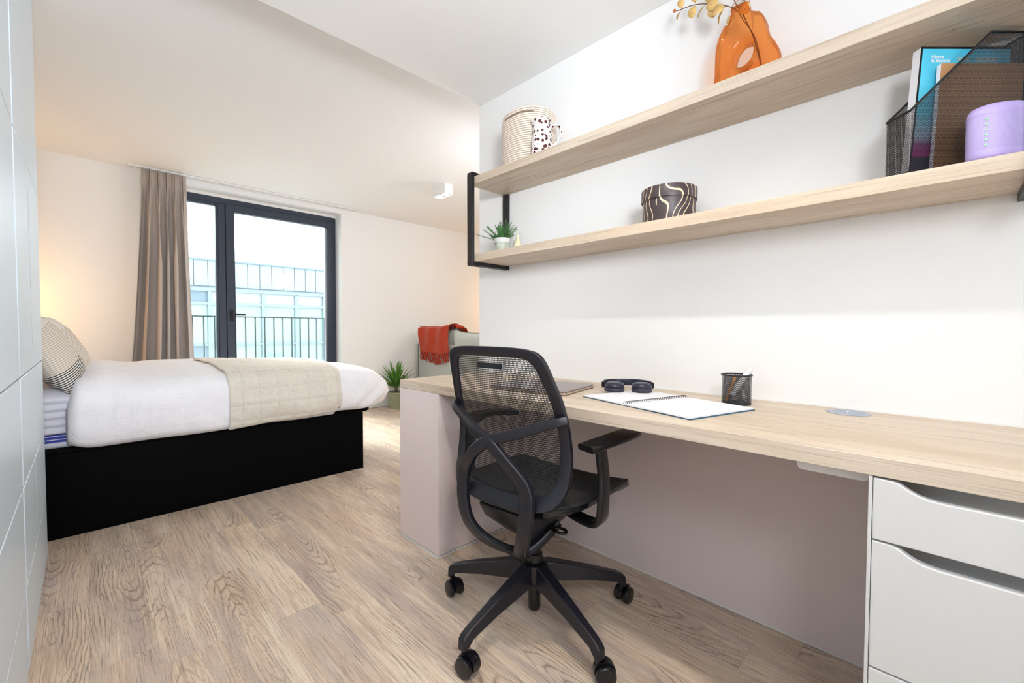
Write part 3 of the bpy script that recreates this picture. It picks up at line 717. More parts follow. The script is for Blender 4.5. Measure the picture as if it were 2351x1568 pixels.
mb = MB(); mb.grid(lambda u, v: Vector((3.14 + .10 * u, 4.10 + .07 * v + .03 * sin(u * 5), 1.005 + .055 * sin(v * pi) * (1 - u * .6) + .0 * u)), 10, 10); mb.build('folded_corner', TH, th, smooth=True, solid=.006)
for i in range(24):
    u = (i + .5) / 24; p = throwf(u, 0); ln = .095 + .02 * random.random() + .03 * math.exp(-((u - .45) / .25) ** 2)
    path = []; r = []
    for j in range(9):
        t = j / 8; path.append((p.x - .004 + .004 * sin(t * 6 + i), p.y + .008 * sin(t * 5 + i * 2.1), p.z + .005 - ln * t)); r.append(.9 + .35 * sin(t * 22 + i) if t < .9 else .7)
    MB().tube(path, .0085, n=6, scale=r, up=(1, 0, 0)).build('tassel', TH2, th, smooth=True)

# ================================================================== YUCCA PLANT on the floor
pc = (2.785, 4.88)
yp = thing('potted_yucca', (pc[0], pc[1], 0), 'spiky green yucca in a ribbed green pot on the floor by the sofa', 'plant')
POT = plain('olive_glazed_pot', (.32, .34, .22), .5, vary=.2)
mb = MB(); rings = []
for r_, z in [(.078, .0), (.080, .03), (.096, .16), (.100, .185), (.108, .19), (.108, .205), (.098, .205), (.094, .18), (.001, .175)]:
    rings.append([(pc[0] + (r_ + (.0022 * cos(i * pi) if .02 < z < .185 and r_ > .05 else 0)) * cos(2 * pi * i / 56), pc[1] + (r_ + (.0022 * cos(i * pi) if .02 < z < .185 and r_ > .05 else 0)) * sin(2 * pi * i / 56), z) for i in range(56)])
mb.loft(rings); mb.build('pot', POT, yp, smooth=False)
MB().lathe([(.09, .18), (.09, .192), (.001, .196)], (pc[0], pc[1], 0), 20).build('soil', plain('potting_soil', (.05, .035, .025), .95), yp)
MB().tube([(pc[0], pc[1], .19), (pc[0] + .005, pc[1], .235), (pc[0], pc[1], .29)], .026, n=10, scale=[1.2, .9, 1.1]).build('stem', plain('yucca_stem', (.22, .17, .09), .9), yp, smooth=True)
YL_ = plain('yucca_leaf', (.085, .23, .025), .45, vary=.35, vscale=12)
random.seed(11)
for i in range(42):
    az = i * 2.39996 + random.uniform(-.2, .2); el = R(84 - 66 * ((i + .5) / 42) ** .8); ln = random.uniform(.28, .35)
    d = Vector((cos(az) * cos(el), sin(az) * cos(el), sin(el))); ln = min(ln, .165 / max(.05, sin(az) * cos(el))) if sin(az) > 0 else ln; st = Vector((pc[0], pc[1], .26 + .03 * (1 - i / 42)))
    side = d.cross(Vector((0, 0, 1))); side = side.normalized() if side.length > .05 else Vector((1, 0, 0)); up = side.cross(d)
    rows = []
    for j in range(8):
        t = j / 7; wd = .021 * (sin(min(1, t * 1.8 + .35) * pi / 2) * (1 - t ** 2.6) + .02)
        c = st + d * ln * t + Vector((0, 0, -1)) * (.05 * t * t * cos(el)); rows.append([c - side * wd, c - up * wd * .35, c + side * wd])
    mb = MB(); mb.loft(rows, close=False); mb.build('leaf', YL_, yp, smooth=True, solid=.0012)

# ================================================================== OFFICE CHAIR
ch = thing('office_chair', (1.13 - .03 * cos(R(5)), 1.0 - .03 * sin(R(5)), 0), 'black mesh swivel office chair on castors pulled up to the desk', 'chair', R(5))
LZ = dict(local=True)
def interp(tab, z):
    if z <= tab[0][0]: return tab[0][1]
    for (a, b), (c, d) in zip(tab[:-1], tab[1:]):
        if z <= c: return b + (d - b) * (z - a) / (c - a)
    return tab[-1][1]
BXT = [(.44, -.200), (.47, -.185), (.50, -.166), (.55, -.146), (.6, -.137), (.65, -.135), (.7, -.142), (.75, -.157), (.8, -.172), (.85, -.189), (.92, -.214), (.96, -.228)]
def backx(b, z): return interp(BXT, z) - .028 * (1 - min(1, (b / .23) ** 2))
outer = [(0, .947), (-.09, .946), (-.145, .941), (-.178, .930), (-.194, .905), (-.206, .86), (-.220, .80), (-.226, .75), (-.228, .70), (-.230, .65), (-.233, .60), (-.232, .56), (-.224, .52), (-.203, .488), (-.165, .471), (-.09, .463), (0, .461)]
inner = [(0, .918), (-.08, .917), (-.128, .913), (-.150, .902), (-.163, .880), (-.175, .84), (-.188, .79), (-.194, .74), (-.196, .70), (-.197, .65), (-.196, .60), (-.193, .56), (-.184, .535), (-.165, .515), (-.130, .507), (-.07, .502), (0, .500)]
def sym(h): return crom([(a, b, 0) for a, b in h] + [(-a, b, 0) for a, b in h[-2:0:-1]], 4, closed=True)
O_, I_ = sym(outer), sym(inner); n = len(O_)
mb = MB(); rings = []
for a, dz in ((O_, -.002), (O_, .016), (I_, .013), (I_, .001)):
    rings.append([(backx(p.x, p.y) + dz, p.x, p.y) for p in a])
rings.append(rings[0]); mb.loft(rings, cap=False)
mb.build('back_frame', PLAST, ch, smooth=True, bev=.003, **LZ)
Ip = [(p.x * 1.03, .71 + (p.y - .71) * 1.02) for p in I_]
hm = hexmesh(-.21, .21, .48, .93, .0047, .0062, .62, lambda a, b: inpoly(a, b, Ip), lambda a, b: (backx(a, b) + .009, a, b))
o = hm.build('mesh_back', MESHB, ch, **LZ); o['kind'] = 'stuff'
MB().sweep([(backx(b, .888) + .0, b, .888) for b in (-.05, -.03, 0, .03, .05)], rrect(.0008, .0085, .0008), up=(0, 0, 1)).build('fabric_label', PLAST2, ch, **LZ)
# X-shaped spine
sec = rrect(.0175, .0095, .0055)
for s in (-1, 1):
    up_ = crom([(-.158, -.232 * s, .742), (-.178, -.205 * s, .733), (-.203, -.13 * s, .705), (-.226, -.06 * s, .68), (-.235, 0, .661), (-.236, .055 * s, .622), (-.224, .096 * s, .58), (-.214, .120 * s, .55), (-.211, .131 * s, .52),
                 (-.211, .134 * s, .49), (-.213, .131 * s, .45), (-.211, .121 * s, .40), (-.200, .106 * s, .36), (-.174, .080 * s, .32), (-.135, .045 * s, .285), (-.085, .012 * s, .258)], 5)
    nn = len(up_); sc_ = [(.70 + .30 * min(1, i / 20) + .28 * min(1, max(0, (i - 20) / 20)), 1 + .3 * i / nn) for i in range(nn)]
    ups = []
    for i, p in enumerate(up_):
        f = i / nn; u = Vector((-1, 0, 0)).lerp(Vector((-1, 0, -.9)), max(0, (f - .6) / .4)); ups.append(u)
    MB().sweep(up_, sec, ups=ups, scale=sc_).build('spine_arm', PLAST, ch, smooth=True, auto=R(60), **LZ)
p_ = crom([(-.10, 0, .262), (-.06, 0, .255), (-.02, -.02, .275), (.02, -.04, .31), (.05, -.05, .335)], 5)
MB().sweep(p_, rrect(.032, .016, .010), up=(0, 0, 1)).build('spine_foot', PLAST, ch, smooth=True, auto=R(60), **LZ)
# seat
def seatz(x, b): return .468 - .035 * max(0, (x - .18) / .12) ** 2 + .012 * (abs(b) / .235) ** 3 + .006 * max(0, -x / .2)
def seatf(u, v, top=1):
    x = -.180 + u * .475; a = v * 2 - 1
    hw = .235 - .06 * max(0, (-x - .04) / .14) ** 1.5 - .03 * max(0, (x - .2) / .09) ** 2
    b = a * hw; return Vector((x, b, seatz(x, b) - (0 if top else .028 - .010 * abs(a) ** 4)))
mb = MB(); mb.grid(lambda u, v: seatf(u, v), 30, 30); mb.grid(lambda u, v: seatf(u, v, 0), 30, 30)
edge = [(0, i / 30) for i in range(31)] + [(i / 30, 1) for i in range(1, 31)] + [(1, 1 - i / 30) for i in range(1, 31)] + [(1 - i / 30, 0) for i in range(1, 30)]
r1 = [seatf(u, v) for u, v in edge]; r2 = [seatf(u, v, 0) for u, v in edge]
mb.loft([r1, r2], cap=False)
ms, nt, b = newmat('black_seat_mesh'); L = nt.links.new
b.inputs['Roughness'].default_value = .75; tc = N(nt, 'ShaderNodeTexCoord'); vo = N(nt, 'ShaderNodeTexVoronoi', inp={'Scale': 190.0}); mp = N(nt, 'ShaderNodeMapping'); mp.inputs['Scale'].default_value = (.8, 1.1, .8)
L(tc.outputs['Object'], mp.inputs[0]); L(mp.outputs[0], vo.inputs['Vector']); rp = ramp(nt, [(.2, (.002, .002, .002)), (.6, (.024, .024, .024))]); L(vo.outputs['Distance'], rp.inputs[0]); L(rp.outputs[0], b.inputs['Base Color'])
bp = N(nt, 'ShaderNodeBump', inp={'Strength': .8, 'Distance': .002}); L(vo.outputs['Distance'], bp.inputs['Height']); L(bp.outputs[0], b.inputs['Normal'])
mb.build('seat', ms, ch, smooth=True, auto=R(50), **LZ)
mb = MB()
def pan(k, dz): return [(-.19 + (p.x + .19) * 1 + (.0), p.y * k, p.z + dz) for p in r2]
mb.loft([[(p.x, p.y * 1.01, p.z + .010) for p in r2], [(p.x * 1.01, p.y * 1.015, p.z - .004) for p in r2], [(p.x * .93, p.y * .93, p.z - .018) for p in r2], [(p.x * .5, p.y * .5, p.z - .022) for p in r2]])
mb.build('seat_pan', PLAST2, ch, smooth=True, auto=R(60), **LZ)
# shell and mechanism below seat
mb = MB(); mb.loft([[(x, b, z) for x, b, z in ((-.17, -.11, .425), (-.17, .11, .425), (.12, .11, .425), (.12, -.11, .425))], [(-.15, -.10, .38), (-.15, .10, .38), (.12, .10, .38), (.12, -.10, .38)],
                 [(-.10, -.05, .33), (-.10, .05, .33), (.11, .06, .33), (.11, -.06, .33)], [(-.05, -.035, .29), (-.05, .035, .29), (.06, .035, .30), (.06, -.035, .30)]])
mb.build('mechanism', PLAST, ch, bev=.008, seg=3, **LZ)
LX = .005
mb = MB(); mb.tube([(LX, -.03, .340), (LX, -.06, .336), (LX, -.080, .332)], .008)
mb.tube([(LX + .016 * cos(a), -.102 + .024 * sin(a), .330) for a in [2 * pi * i / 16 for i in range(16)]], .005, closed=True)
mb.build('height_lever', PLAST2, ch, smooth=True, auto=R(60), **LZ)
MB().box(-.06, -.02, .12, .20, .375, .385).build('tilt_lever', PLAST2, ch, bev=.003, **LZ)
# arms
for s in (-1, 1):
    post = crom([(.02, .10 * s, .405), (.00, .19 * s, .398), (-.015, .245 * s, .405), (-.03, .275 * s, .435), (-.038, .284 * s, .49), (-.034, .282 * s, .56), (-.04, .280 * s, .61), (-.045, .277 * s, .650)], 5)
    ups = [Vector((-1, 0, 0))] * len(post)
    MB().sweep(post, rrect(.010, .021, .007), ups=ups, scale=[(1, 1.0 + .25 * sin(pi * i / len(post))) for i in range(len(post))]).build('arm_post', PLAST2 if s < 0 else PLAST, ch, smooth=True, auto=R(60), **LZ)
    pad = crom([(-.105 if s < 0 else -.042, .262 * s, .656), (-.07 if s < 0 else -.02, .272 * s, .660), (0, .285 * s, .664), (.08, .288 * s, .664), (.15, .278 * s, .658), (.205, .255 * s, .650)], 5)
    nn = len(pad)
    MB().sweep(pad, rrect(.036, .009, .008), up=(0, 0, 1), scale=[(.93 + .1 * sin(pi * i / nn) - .35 * max(0, (i - nn * .75) / (nn * .25)) ** 2, 1) for i in range(nn)]).build('armrest', PLAST2, ch, smooth=True, auto=R(60), **LZ)
# column, hub, five legs, castors
MB().lathe([(.020, .03), (.022, .035), (.022, .12), (.045, .125), (.052, .16), (.046, .195), (.030, .20), (.028, .225), (.022, .23), (.022, .31)], (0, 0, 0), 28).build('gas_column', PLAST2, ch, smooth=True, auto=R(35), **LZ)
for k in (107, 179, 251, 323, 35):
    a = R(k); d = Vector((cos(a), sin(a), 0)); s_ = Vector((-sin(a), cos(a), 0)); rings = []
    for r_, zt, zb, hw in ((.02, .197, .125, .026), (.06, .193, .128, .025), (.20, .155, .110, .020), (.305, .122, .088, .0165), (.330, .112, .066, .016), (.342, .100, .066, .015)):
        c = d * r_; rings.append([c - s_ * hw + Vector((0, 0, zb)), c + s_ * hw + Vector((0, 0, zb)), c + s_ * hw * .80 + Vector((0, 0, zt)), c - s_ * hw * .80 + Vector((0, 0, zt))])
    lg = MB().loft(rings).build('base_leg', PLAST, ch, bev=.004, seg=3, **LZ)
    # castor: swivel stem, hood and two wheels; parts of the leg
    sw = R(k + {107: 150, 179: 95, 251: 60, 323: 30, 35: 80}[k]); f = Vector((cos(sw), sin(sw), 0)); ax = Vector((-sin(sw), cos(sw), 0)); c = d * .330 + f * .016
    mb = MB(); mb.tube([d * .33 + Vector((0, 0, .068)), d * .33 + Vector((0, 0, .05))], .008)
    mb.sweep([c + ax * t + Vector((0, 0, .034)) for t in (-.010, .010)], [(.031 * cos(q), .031 * sin(q)) for q in [R(x) for x in range(-20, 201, 20)]], up=(0, 0, 1))
    mb.build('castor_hood', PLAST2, ch, smooth=True, auto=R(40), **LZ)
    for q in (-1, 1):
        pr = [(0, .0), (.004, .018), (.008, .026), (.030, .0285), (.030, .0)]
        w0 = c + ax * q * .0115; MB().sweep([w0 + ax * q * t + Vector((0, 0, .0295)) for t in (0, .003, .012, .0155, .0165)], [(cos(2 * pi * i / 28), sin(2 * pi * i / 28)) for i in range(28)], up=(0, 0, 1), scale=[.027, .0292, .0292, .026, .020]).build('castor_wheel', PLAST2, ch, smooth=True, auto=R(30), **LZ)

# ================================================================== ITEMS ON DESK
# laptop (closed)
A = Vector((1.513, 1.035)); B = Vector((1.239, .976)); u = (A - B).normalized(); v = Vector((-u.y, u.x))
lp = thing('laptop', (A.x, A.y, ZD), 'closed bronze-grey laptop on the desk behind the chair back', 'laptop')
def quadpr(o, u, v, a, b, r, z0, z1):
    pts = [o + u * (a / 2) + v * (b / 2) + u * p[0] + v * p[1] for p in rrect(a / 2, b / 2, r)]
    return MB().prism([(p.x, p.y) for p in pts], 'z', z0, z1)
LAP = plain('bronze_aluminium', (.36, .31, .31), .35, .7); LAPR = plain('laptop_rim', (.55, .45, .40), .3, .8)
quadpr(B, u, v, .275, .345, .012, ZD + .002, ZD + .010).build('base', LAPR, lp, bev=.002)
quadpr(B, u, v, .275, .345, .012, ZD + .0108, ZD + .0165).build('lid', LAP, lp, bev=.002)
MB().box(B.x + .05, B.x + .20, B.y + .05, B.y + .25, ZD, ZD + .002).build('foot_strip', PLAST2, lp)
# notebook
S = Vector((1.2155, .722)); u = Vector((.9647, -.263)); v = Vector((-u.y, u.x)) * 1
nb = thing('spiral_notebook', (S.x, S.y, ZD), 'open spiral notebook with blank white pages on the desk', 'notebook')
def page(sgn, w_, L_, z0, lift, name, mat, th, n=14, off=.004):
    mb = MB()
    def f(a, b, top):
        p = S + u * (a * L_) + v * sgn * (off + b * w_)
        z = z0 + lift * (1 - (2 * b - 1) ** 2) * .5 + lift * .6 * b * (1 if sgn < 0 else .5) + (th if top else 0)
        return Vector((p.x, p.y, z))
    mb.grid(lambda a, b: f(a, b, 1), 8, n); mb.grid(lambda a, b: f(a, b, 0), 8, n)
    e = [(0, i / n) for i in range(n + 1)] + [(i / 8, 1) for i in range(1, 9)] + [(1, 1 - i / n) for i in range(1, n + 1)] + [(1 - i / 8, 0) for i in range(1, 8)]
    mb.loft([[f(a, b, 1) for a, b in e], [f(a, b, 0) for a, b in e]], cap=False)
    return mb.build(name, mat, nb, smooth=True, auto=R(40))
COVR = plain('blue_green_cover', (.03, .12, .20), .5)
page(1, .203, .300, ZD + .0005, 0, 'cover', COVR, .002); page(-1, .243, .292, ZD + .0005, 0, 'cover', COVR, .002)
page(1, .200, .297, ZD + .003, .001, 'page_block', PAPER, .0035); page(-1, .240, .289, ZD + .003, .001, 'page_block', PAPER, .0045)
for i in range(34):
    c = S + u * (.006 + i * .0085); pts = [(c.x + u.x * .0015 * k2 / 10 + v.x * .0085 * cos(a), c.y + u.y * .0015 * k2 / 10 + v.y * .0085 * cos(a), ZD + .0075 + .0062 * sin(a)) for k2, a in enumerate([2 * pi * j / 10 for j in range(10)])]
    MB().tube(pts, .0009, n=5, closed=True).build('binding_ring', BLACKM, nb)
# headphones
HPM = plain('navy_black_plastic', (.018, .02, .04), .3); HPL = plain('soft_ear_pad', (.03, .027, .055), .55)
hc = [Vector((1.432, .893, ZD + .0085)), Vector((1.492, .812, ZD + .0085))]
hp = thing('headphones', (1.46, .85, ZD), 'dark navy over-ear headphones lying flat behind the notebook', 'headphones')
for c in hc:
    MB().lathe([(.018, .001), (.0355, .001), (.0378, .006), (.0378, .012), (.035, .0155), (.018, .016)], c, 28).build('ear_pad', HPL, hp, smooth=True)
    MB().lathe([(.030, .0155), (.0365, .0165), (.0372, .022), (.034, .0295), (.024, .034), (.001, .036)], c, 28).build('ear_cup', HPM, hp, smooth=True)
mid = (hc[0] + hc[1]) / 2; dd = (hc[1] - hc[0]).normalized(); pp = Vector((-dd.y, dd.x, 0)); pp = pp if pp.x > 0 else -pp
band = []
for i in range(21):
    a = pi * i / 20; band.append(mid - dd * .092 * cos(a) + pp * (.012 + .098 * sin(a) ** .8) + Vector((0, 0, .022)))
MB().sweep(band, rrect(.0022, .013, .002), up=(0, 0, 1)).build('headband', HPM, hp, smooth=True, auto=R(50))
for c, s in ((hc[0], -1), (hc[1], 1)):
    MB().sweep([c + dd * s * .030 + Vector((0, 0, .024)), c + dd * s * .043 + pp * .004 + Vector((0, 0, .024)), c + dd * s * .045 + pp * .02 + Vector((0, 0, .023))], rrect(.003, .010, .0025)).build('hinge', PLAST2, hp, smooth=True, auto=R(50))
# pencil cup
cc = Vector((1.519, .488, ZD)); RC = .0435
pcup = thing('pencil_cup', cc, 'black wire-mesh pencil cup by the wall holding a white eraser pen', 'pencil holder')
hm = hexmesh(0, 2 * pi * RC - .002, .004, .093, .00455, .0034, .62, lambda a, b: b < .093, lambda a, b: (cc.x + RC * cos(a / RC), cc.y + RC * sin(a / RC), cc.z + b))
o = hm.build('mesh_wall', BLACKM, pcup); o['kind'] = 'stuff'
MB().tube([(cc.x + (RC + .001) * cos(a), cc.y + (RC + .001) * sin(a), cc.z + .0955) for a in [2 * pi * i / 40 for i in range(40)]], .0027, n=8, closed=True).build('rim', BLACKM, pcup, smooth=True)
MB().lathe([(RC, 0), (RC + .001, .004), (RC - .002, .006), (.001, .006)], cc, 32).build('base', BLACKM, pcup)
def stick(name, a, b, r, mat, label, cat, tip=None):
    a, b = Vector(a), Vector(b); d = (b - a).normalized()
    t = thing(name, a, label, cat)
    MB().tube([a, b - d * .012], r, n=14).build('barrel', mat, t, smooth=True, auto=R(40))
    MB().tube([b - d * .012, b - d * .003, b], r, n=14, scale=[1.02, 1.0, .6]).build('cap', tip or mat, t, smooth=True, auto=R(50))
r0 = Vector((F0.x, F0.y, 0)); rt = Vector((R0.x, R0.y, 0))
stick('eraser_pen', cc - rt * .020 + Vector((0, 0, .028)) - r0 * .01, cc + rt * .046 + Vector((0, 0, .118)), .0095, plain('white_eraser', (.82, .82, .80), .6), 'thick white eraser pen sticking out of the pencil cup', 'eraser', plain('pinkish_tip', (.85, .74, .68), .6))
stick('pencil', cc - rt * .034 + Vector((0, 0, .010)), cc + rt * .008 + r0 * .022 + Vector((0, 0, .088)), .0038, plain('orange_lacquer', (.75, .30, .06), .4), 'orange pencil leaning inside the mesh cup', 'pencil')
stick('ballpoint_pen', cc - rt * .026 + r0 * .014 + Vector((0, 0, .010)), cc + rt * .028 + Vector((0, 0, .090)), .0052, plain('blue_grey_barrel', (.12, .14, .22), .4), 'dark blue-grey pen leaning inside the mesh cup', 'pen')
# grommet
gc = Vector((1.592, .205, ZD)); GR = plain('blue_grey_plastic', (.30, .36, .46), .4)
gm = thing('cable_grommet', gc, 'round blue-grey cable grommet set in the worktop near the wall', 'grommet')
MB().lathe([(.044, .0), (.0525, .0), (.0535, .0012), (.052, .0026), (.044, .003)], gc, 40).build('ring', plain('grommet_ring', (.42, .44, .52), .4), gm, smooth=True)
pts = []
for i in range(41):
    a = R(118 + (360 - 74) * i / 40); pts.append((gc.x + .0435 * cos(a), gc.y + .0435 * sin(a)))
MB().prism(pts, 'z', ZD + .0005, ZD + .0034).build('lid', GR, gm, bev=.0006)
MB().lathe([(.001, .0), (.0435, .0), (.0435, .0012), (.001, .0012)], gc, 32).build('cable_opening', PLAST2, gm)
MB().box(gc.x - .016, gc.x + .012, gc.y - .0015, gc.y + .0015, ZD + .0034, ZD + .0042).build('lid_mark', TRIM, gm)

# ================================================================== ITEMS ON SHELVES
Z1, Z2 = 1.768, 1.378
# rope basket
bc = Vector((1.5415, 1.445, Z1)); ba, bb, bh = .110, .128, .240
ROPE = weave_mat('cream_cotton_rope', (.83, .71, .60), 420, 1.0, vary=.10)
rb = thing('rope_basket', bc, 'cream coiled-rope basket at the left end of the upper shelf', 'basket')
NC = 24; prof = []
for i in range(NC):
    z = (i + .5) * bh / NC; 
    for q in range(4):
        a = -pi / 2 + pi * (q + .5) / 4; prof.append((1 + .0 + .027 * cos(a), z + .5 * bh / NC * sin(a) * .98))
rings = []
for k_, z in prof:
    ky = 1 - .10 * max(0, z / bh - .8) * 2
    ring = []
    for i in range(72):
        a = 2 * pi * i / 72; ring.append((bc.x + ba * k_ * ky * abs(cos(a)) ** .85 * (1 if cos(a) > 0 else -1), bc.y + bb * k_ * ky * abs(sin(a)) ** .85 * (1 if sin(a) > 0 else -1), bc.z + .001 + z))
    rings.append(ring)
mb = MB(); mb.loft(rings, cap=False); mb.build('coiled_wall', ROPE, rb, smooth=True, solid=.004)
MB().prism([(bc.x + ba * .95 * cos(2 * pi * i / 40), bc.y + bb * .95 * sin(2 * pi * i / 40)) for i in range(40)], 'z', Z1 + .001, Z1 + .008).build('base', ROPE, rb)
def bpt(adeg, z, k=1.045): 
    a = R(adeg); ky = 1 - .10 * max(0, z / bh - .8) * 2
    return (bc.x + ba * k * ky * abs(cos(a)) ** .85 * (1 if cos(a) > 0 else -1), bc.y + bb * k * ky * abs(sin(a)) ** .85 * (1 if sin(a) > 0 else -1), bc.z + z)
MB().tube([bpt(a, .212 + .004 * sin((a - 160) / 70 * pi)) for a in range(160, 232, 4)], .0030, n=6).build('handle_slit', plain('slit_shade', (.25, .18, .13), .9), rb)
# spotted jug
jc = Vector((1.470, 1.298, Z1))
m_, nt, b = newmat('white_glaze_brown_spots'); L = nt.links.new
tc = N(nt, 'ShaderNodeTexCoord'); vo = N(nt, 'ShaderNodeTexVoronoi', inp={'Scale': 56.0, 'Randomness': .85}); nzz = N(nt, 'ShaderNodeTexNoise', inp={'Scale': 40.0}); 
ad = N(nt, 'ShaderNodeVectorMath', operation='SCALE', inp={'Scale': .008}); L(nzz.outputs['Color'], ad.inputs[0]); av = N(nt, 'ShaderNodeVectorMath', operation='ADD'); L(tc.outputs['Object'], nzz.inputs['Vector']); L(tc.outputs['Object'], av.inputs[0]); L(ad.outputs[0], av.inputs[1])
L(av.outputs[0], vo.inputs['Vector']); sp = mth(nt, 'LESS_THAN', vo.outputs['Distance'], .40)
mx = N(nt, 'ShaderNodeMix', data_type='RGBA'); mx.inputs[6].default_value = (.80, .77, .76, 1); mx.inputs[7].default_value = (.085, .018, .015, 1); L(sp, mx.inputs[0]); L(mx.outputs[2], b.inputs['Base Color']); b.inputs['Roughness'].default_value = .2
jg = thing('spotted_jug', jc, 'white ceramic jug with dark brown spots in front of the rope basket', 'jug')
prof = [(.046, .0), (.0475, .004), (.047, .04), (.043, .09), (.0385, .13), (.038, .146), (.0405, .155)]; rings = []
for r_, z in prof + [(p[0] - .004, p[1]) for p in prof[:0:-1]] + [(.001, .006)]:
    ring = []
    for i in range(40):
        a = 2 * pi * i / 40; sp_ = math.exp(-((a - R(135)) / .35) ** 2) * max(0, (z - .125) / .03) * .012; rr = r_ + sp_
        ring.append((jc.x + rr * cos(a), jc.y + rr * sin(a), jc.z + z + sp_ * .3))
    rings.append(ring)
MB().loft(rings).build('body', m_, jg, smooth=True)
hd = Vector((R0.x, R0.y, 0)); hpth = crom([jc + hd * .038 + Vector((0, 0, .125)), jc + hd * .058 + Vector((0, 0, .140)), jc + hd * .080 + Vector((0, 0, .130)), jc + hd * .083 + Vector((0, 0, .100)), jc + hd * .066 + Vector((0, 0, .062)), jc + hd * .044 + Vector((0, 0, .040))], 5)
MB().tube(hpth, .0058, n=10, up=(0.3, 0.9, 0)).build('handle', m_, jg, smooth=True)

# orange glass vase with a hole, dried stems
vs_ = thing('glass_vase', (1.54, .465, Z1), 'amber orange glass vase with an oval hole through its body on the upper shelf', 'vase')
outl = [(.574, 1.770), (.5755, 1.85), (.5745, 1.911), (.572, 1.939), (.564, 1.967), (.551, 1.99), (.538, 2.006), (.532, 2.021), (.529, 2.038), (.528, 2.052), (.500, 2.054), (.478, 2.049), (.474, 2.030), (.469, 2.016), (.455, 2.006), (.447, 2.001), (.434, 1.985), (.425, 1.962), (.420, 1.935), (.411, 1.909), (.396, 1.881), (.387, 1.857), (.382, 1.82), (.384, 1.770), (.48, 1.7695)]
hole = [(.4855 + .0285 * cos(a) * cos(.35) - .034 * sin(a) * sin(.35) * -1, 1.879 + .034 * sin(a) * cos(.35) + .0285 * cos(a) * sin(.35)) for a in [2 * pi * i / 64 for i in range(64)]]
OC = crom([(p[0], p[1], 0) for p in outl], 6, closed=True)
hcx, hcz = .4855, 1.879
angs = [math.atan2(p.y - hcz, p.x - hcx) for p in OC]
def outer_at(a):
    best = None
    d = Vector((cos(a), sin(a)))
    for i in range(len(OC)):
        p, q = OC[i - 1], OC[i]; e1 = Vector((p.x - hcx, p.y - hcz)); e2 = Vector((q.x - p.x, q.y - p.y))
        den = d.x * (-e2.y) + d.y * e2.x
        if abs(den) < 1e-12: continue
        t = (e1.x * (-e2.y) + e1.y * e2.x) / den; s_ = (d.x * e1.y - d.y * e1.x) / den
        if t > 0 and -1e-6 <= s_ <= 1 + 1e-6 and (best is None or t > best): best = t
    return (hcx + d.x * (best or .1), hcz + d.y * (best or .1))
NA, NT = 160, 18; vsurf = []
cum = [0.0]
for i in range(len(OC)): cum.append(cum[-1] + (OC[(i + 1) % len(OC)] - OC[i]).length)
for i in range(NA):
    d_ = cum[-1] * i / NA; q = max(x for x in range(len(OC)) if cum[x] <= d_ + 1e-9); tq = (d_ - cum[q]) / max(1e-9, cum[q + 1] - cum[q])
    pq = OC[q].lerp(OC[(q + 1) % len(OC)], tq); op = (pq.x, pq.y); a = math.atan2(op[1] - hcz, op[0] - hcx)
    ha = .027 / math.sqrt((cos(a - .35)) ** 2 + (.027 / .036 * sin(a - .35)) ** 2); hp0 = (hcx + ha * cos(a), hcz + ha * sin(a))
    ring = []
    ln = math.hypot(op[0] - hp0[0], op[1] - hp0[1]); T = .036 
    for j in range(2 * NT):
        s_ = 2 * pi * j / (2 * NT); t = .5 - .5 * cos(s_); k2 = (1 if s_ < pi else -1) * abs(sin(s_)) ** .50
        x = 1.54 + T * k2 * (1 if t < .6 or op[1] < 2.0 else max(.62, 1 - (t - .6)))
        ring.append(Vector((x, hp0[0] + (op[0] - hp0[0]) * t, hp0[1] + (op[1] - hp0[1]) * t)))
    vsurf.append(ring)
mb = MB(); mb.loft(vsurf + [vsurf[0]], cap=False)
m_ = bpy.data.materials.new('amber_glass'); m_.use_nodes = True; nt = m_.node_tree; nt.nodes.clear(); L = nt.links.new
ou = N(nt, 'ShaderNodeOutputMaterial'); tr_ = N(nt, 'ShaderNodeBsdfTransparent'); gl = N(nt, 'ShaderNodeBsdfGlossy'); gl.inputs['Roughness'].default_value = .03
lw = N(nt, 'ShaderNodeLayerWeight', inp={'Blend': .42}); cr = ramp(nt, [(0.0, (.99, .64, .34)), (.6, (.98, .56, .25)), (1.0, (.93, .36, .09))]); L(lw.outputs['Facing'], cr.inputs[0]); L(cr.outputs[0], tr_.inputs[0])
df = N(nt, 'ShaderNodeBsdfTranslucent'); df.inputs[0].default_value = (.95, .35, .08, 1); ma = N(nt, 'ShaderNodeMixShader'); ma.inputs[0].default_value = .06; L(tr_.outputs[0], ma.inputs[1]); L(df.outputs[0], ma.inputs[2])
fr = N(nt, 'ShaderNodeFresnel', inp={'IOR': 1.35}); mb_ = N(nt, 'ShaderNodeMixShader'); L(mth(nt, 'MULTIPLY', fr.outputs[0], .6), mb_.inputs[0]); L(ma.outputs[0], mb_.inputs[1]); L(gl.outputs[0], mb_.inputs[2]); L(mb_.outputs[0], ou.inputs[0])
mb.build('glass_body', m_, vs_, smooth=True)
MB().tube([(1.54 + .027 * cos(a), .5025 + .0250 * sin(a), 2.0545 - .004 * sin(a)) for a in [2 * pi * i / 28 for i in range(28)]], .0010, n=6, closed=True).build('lip', m_, vs_, smooth=True)
ds = thing('dried_stems', (1.54, .44, Z1 + .01), 'dried golden eucalyptus stems standing in the amber vase', 'dried plant')
STM = plain('brown_stem', (.16, .07, .035), .7); LFM = plain('golden_dry_leaf', (.72, .47, .17), .6, vary=.2, vscale=30)
lm, nt, b = LFM, LFM.node_tree, LFM.node_tree.nodes['Principled BSDF']
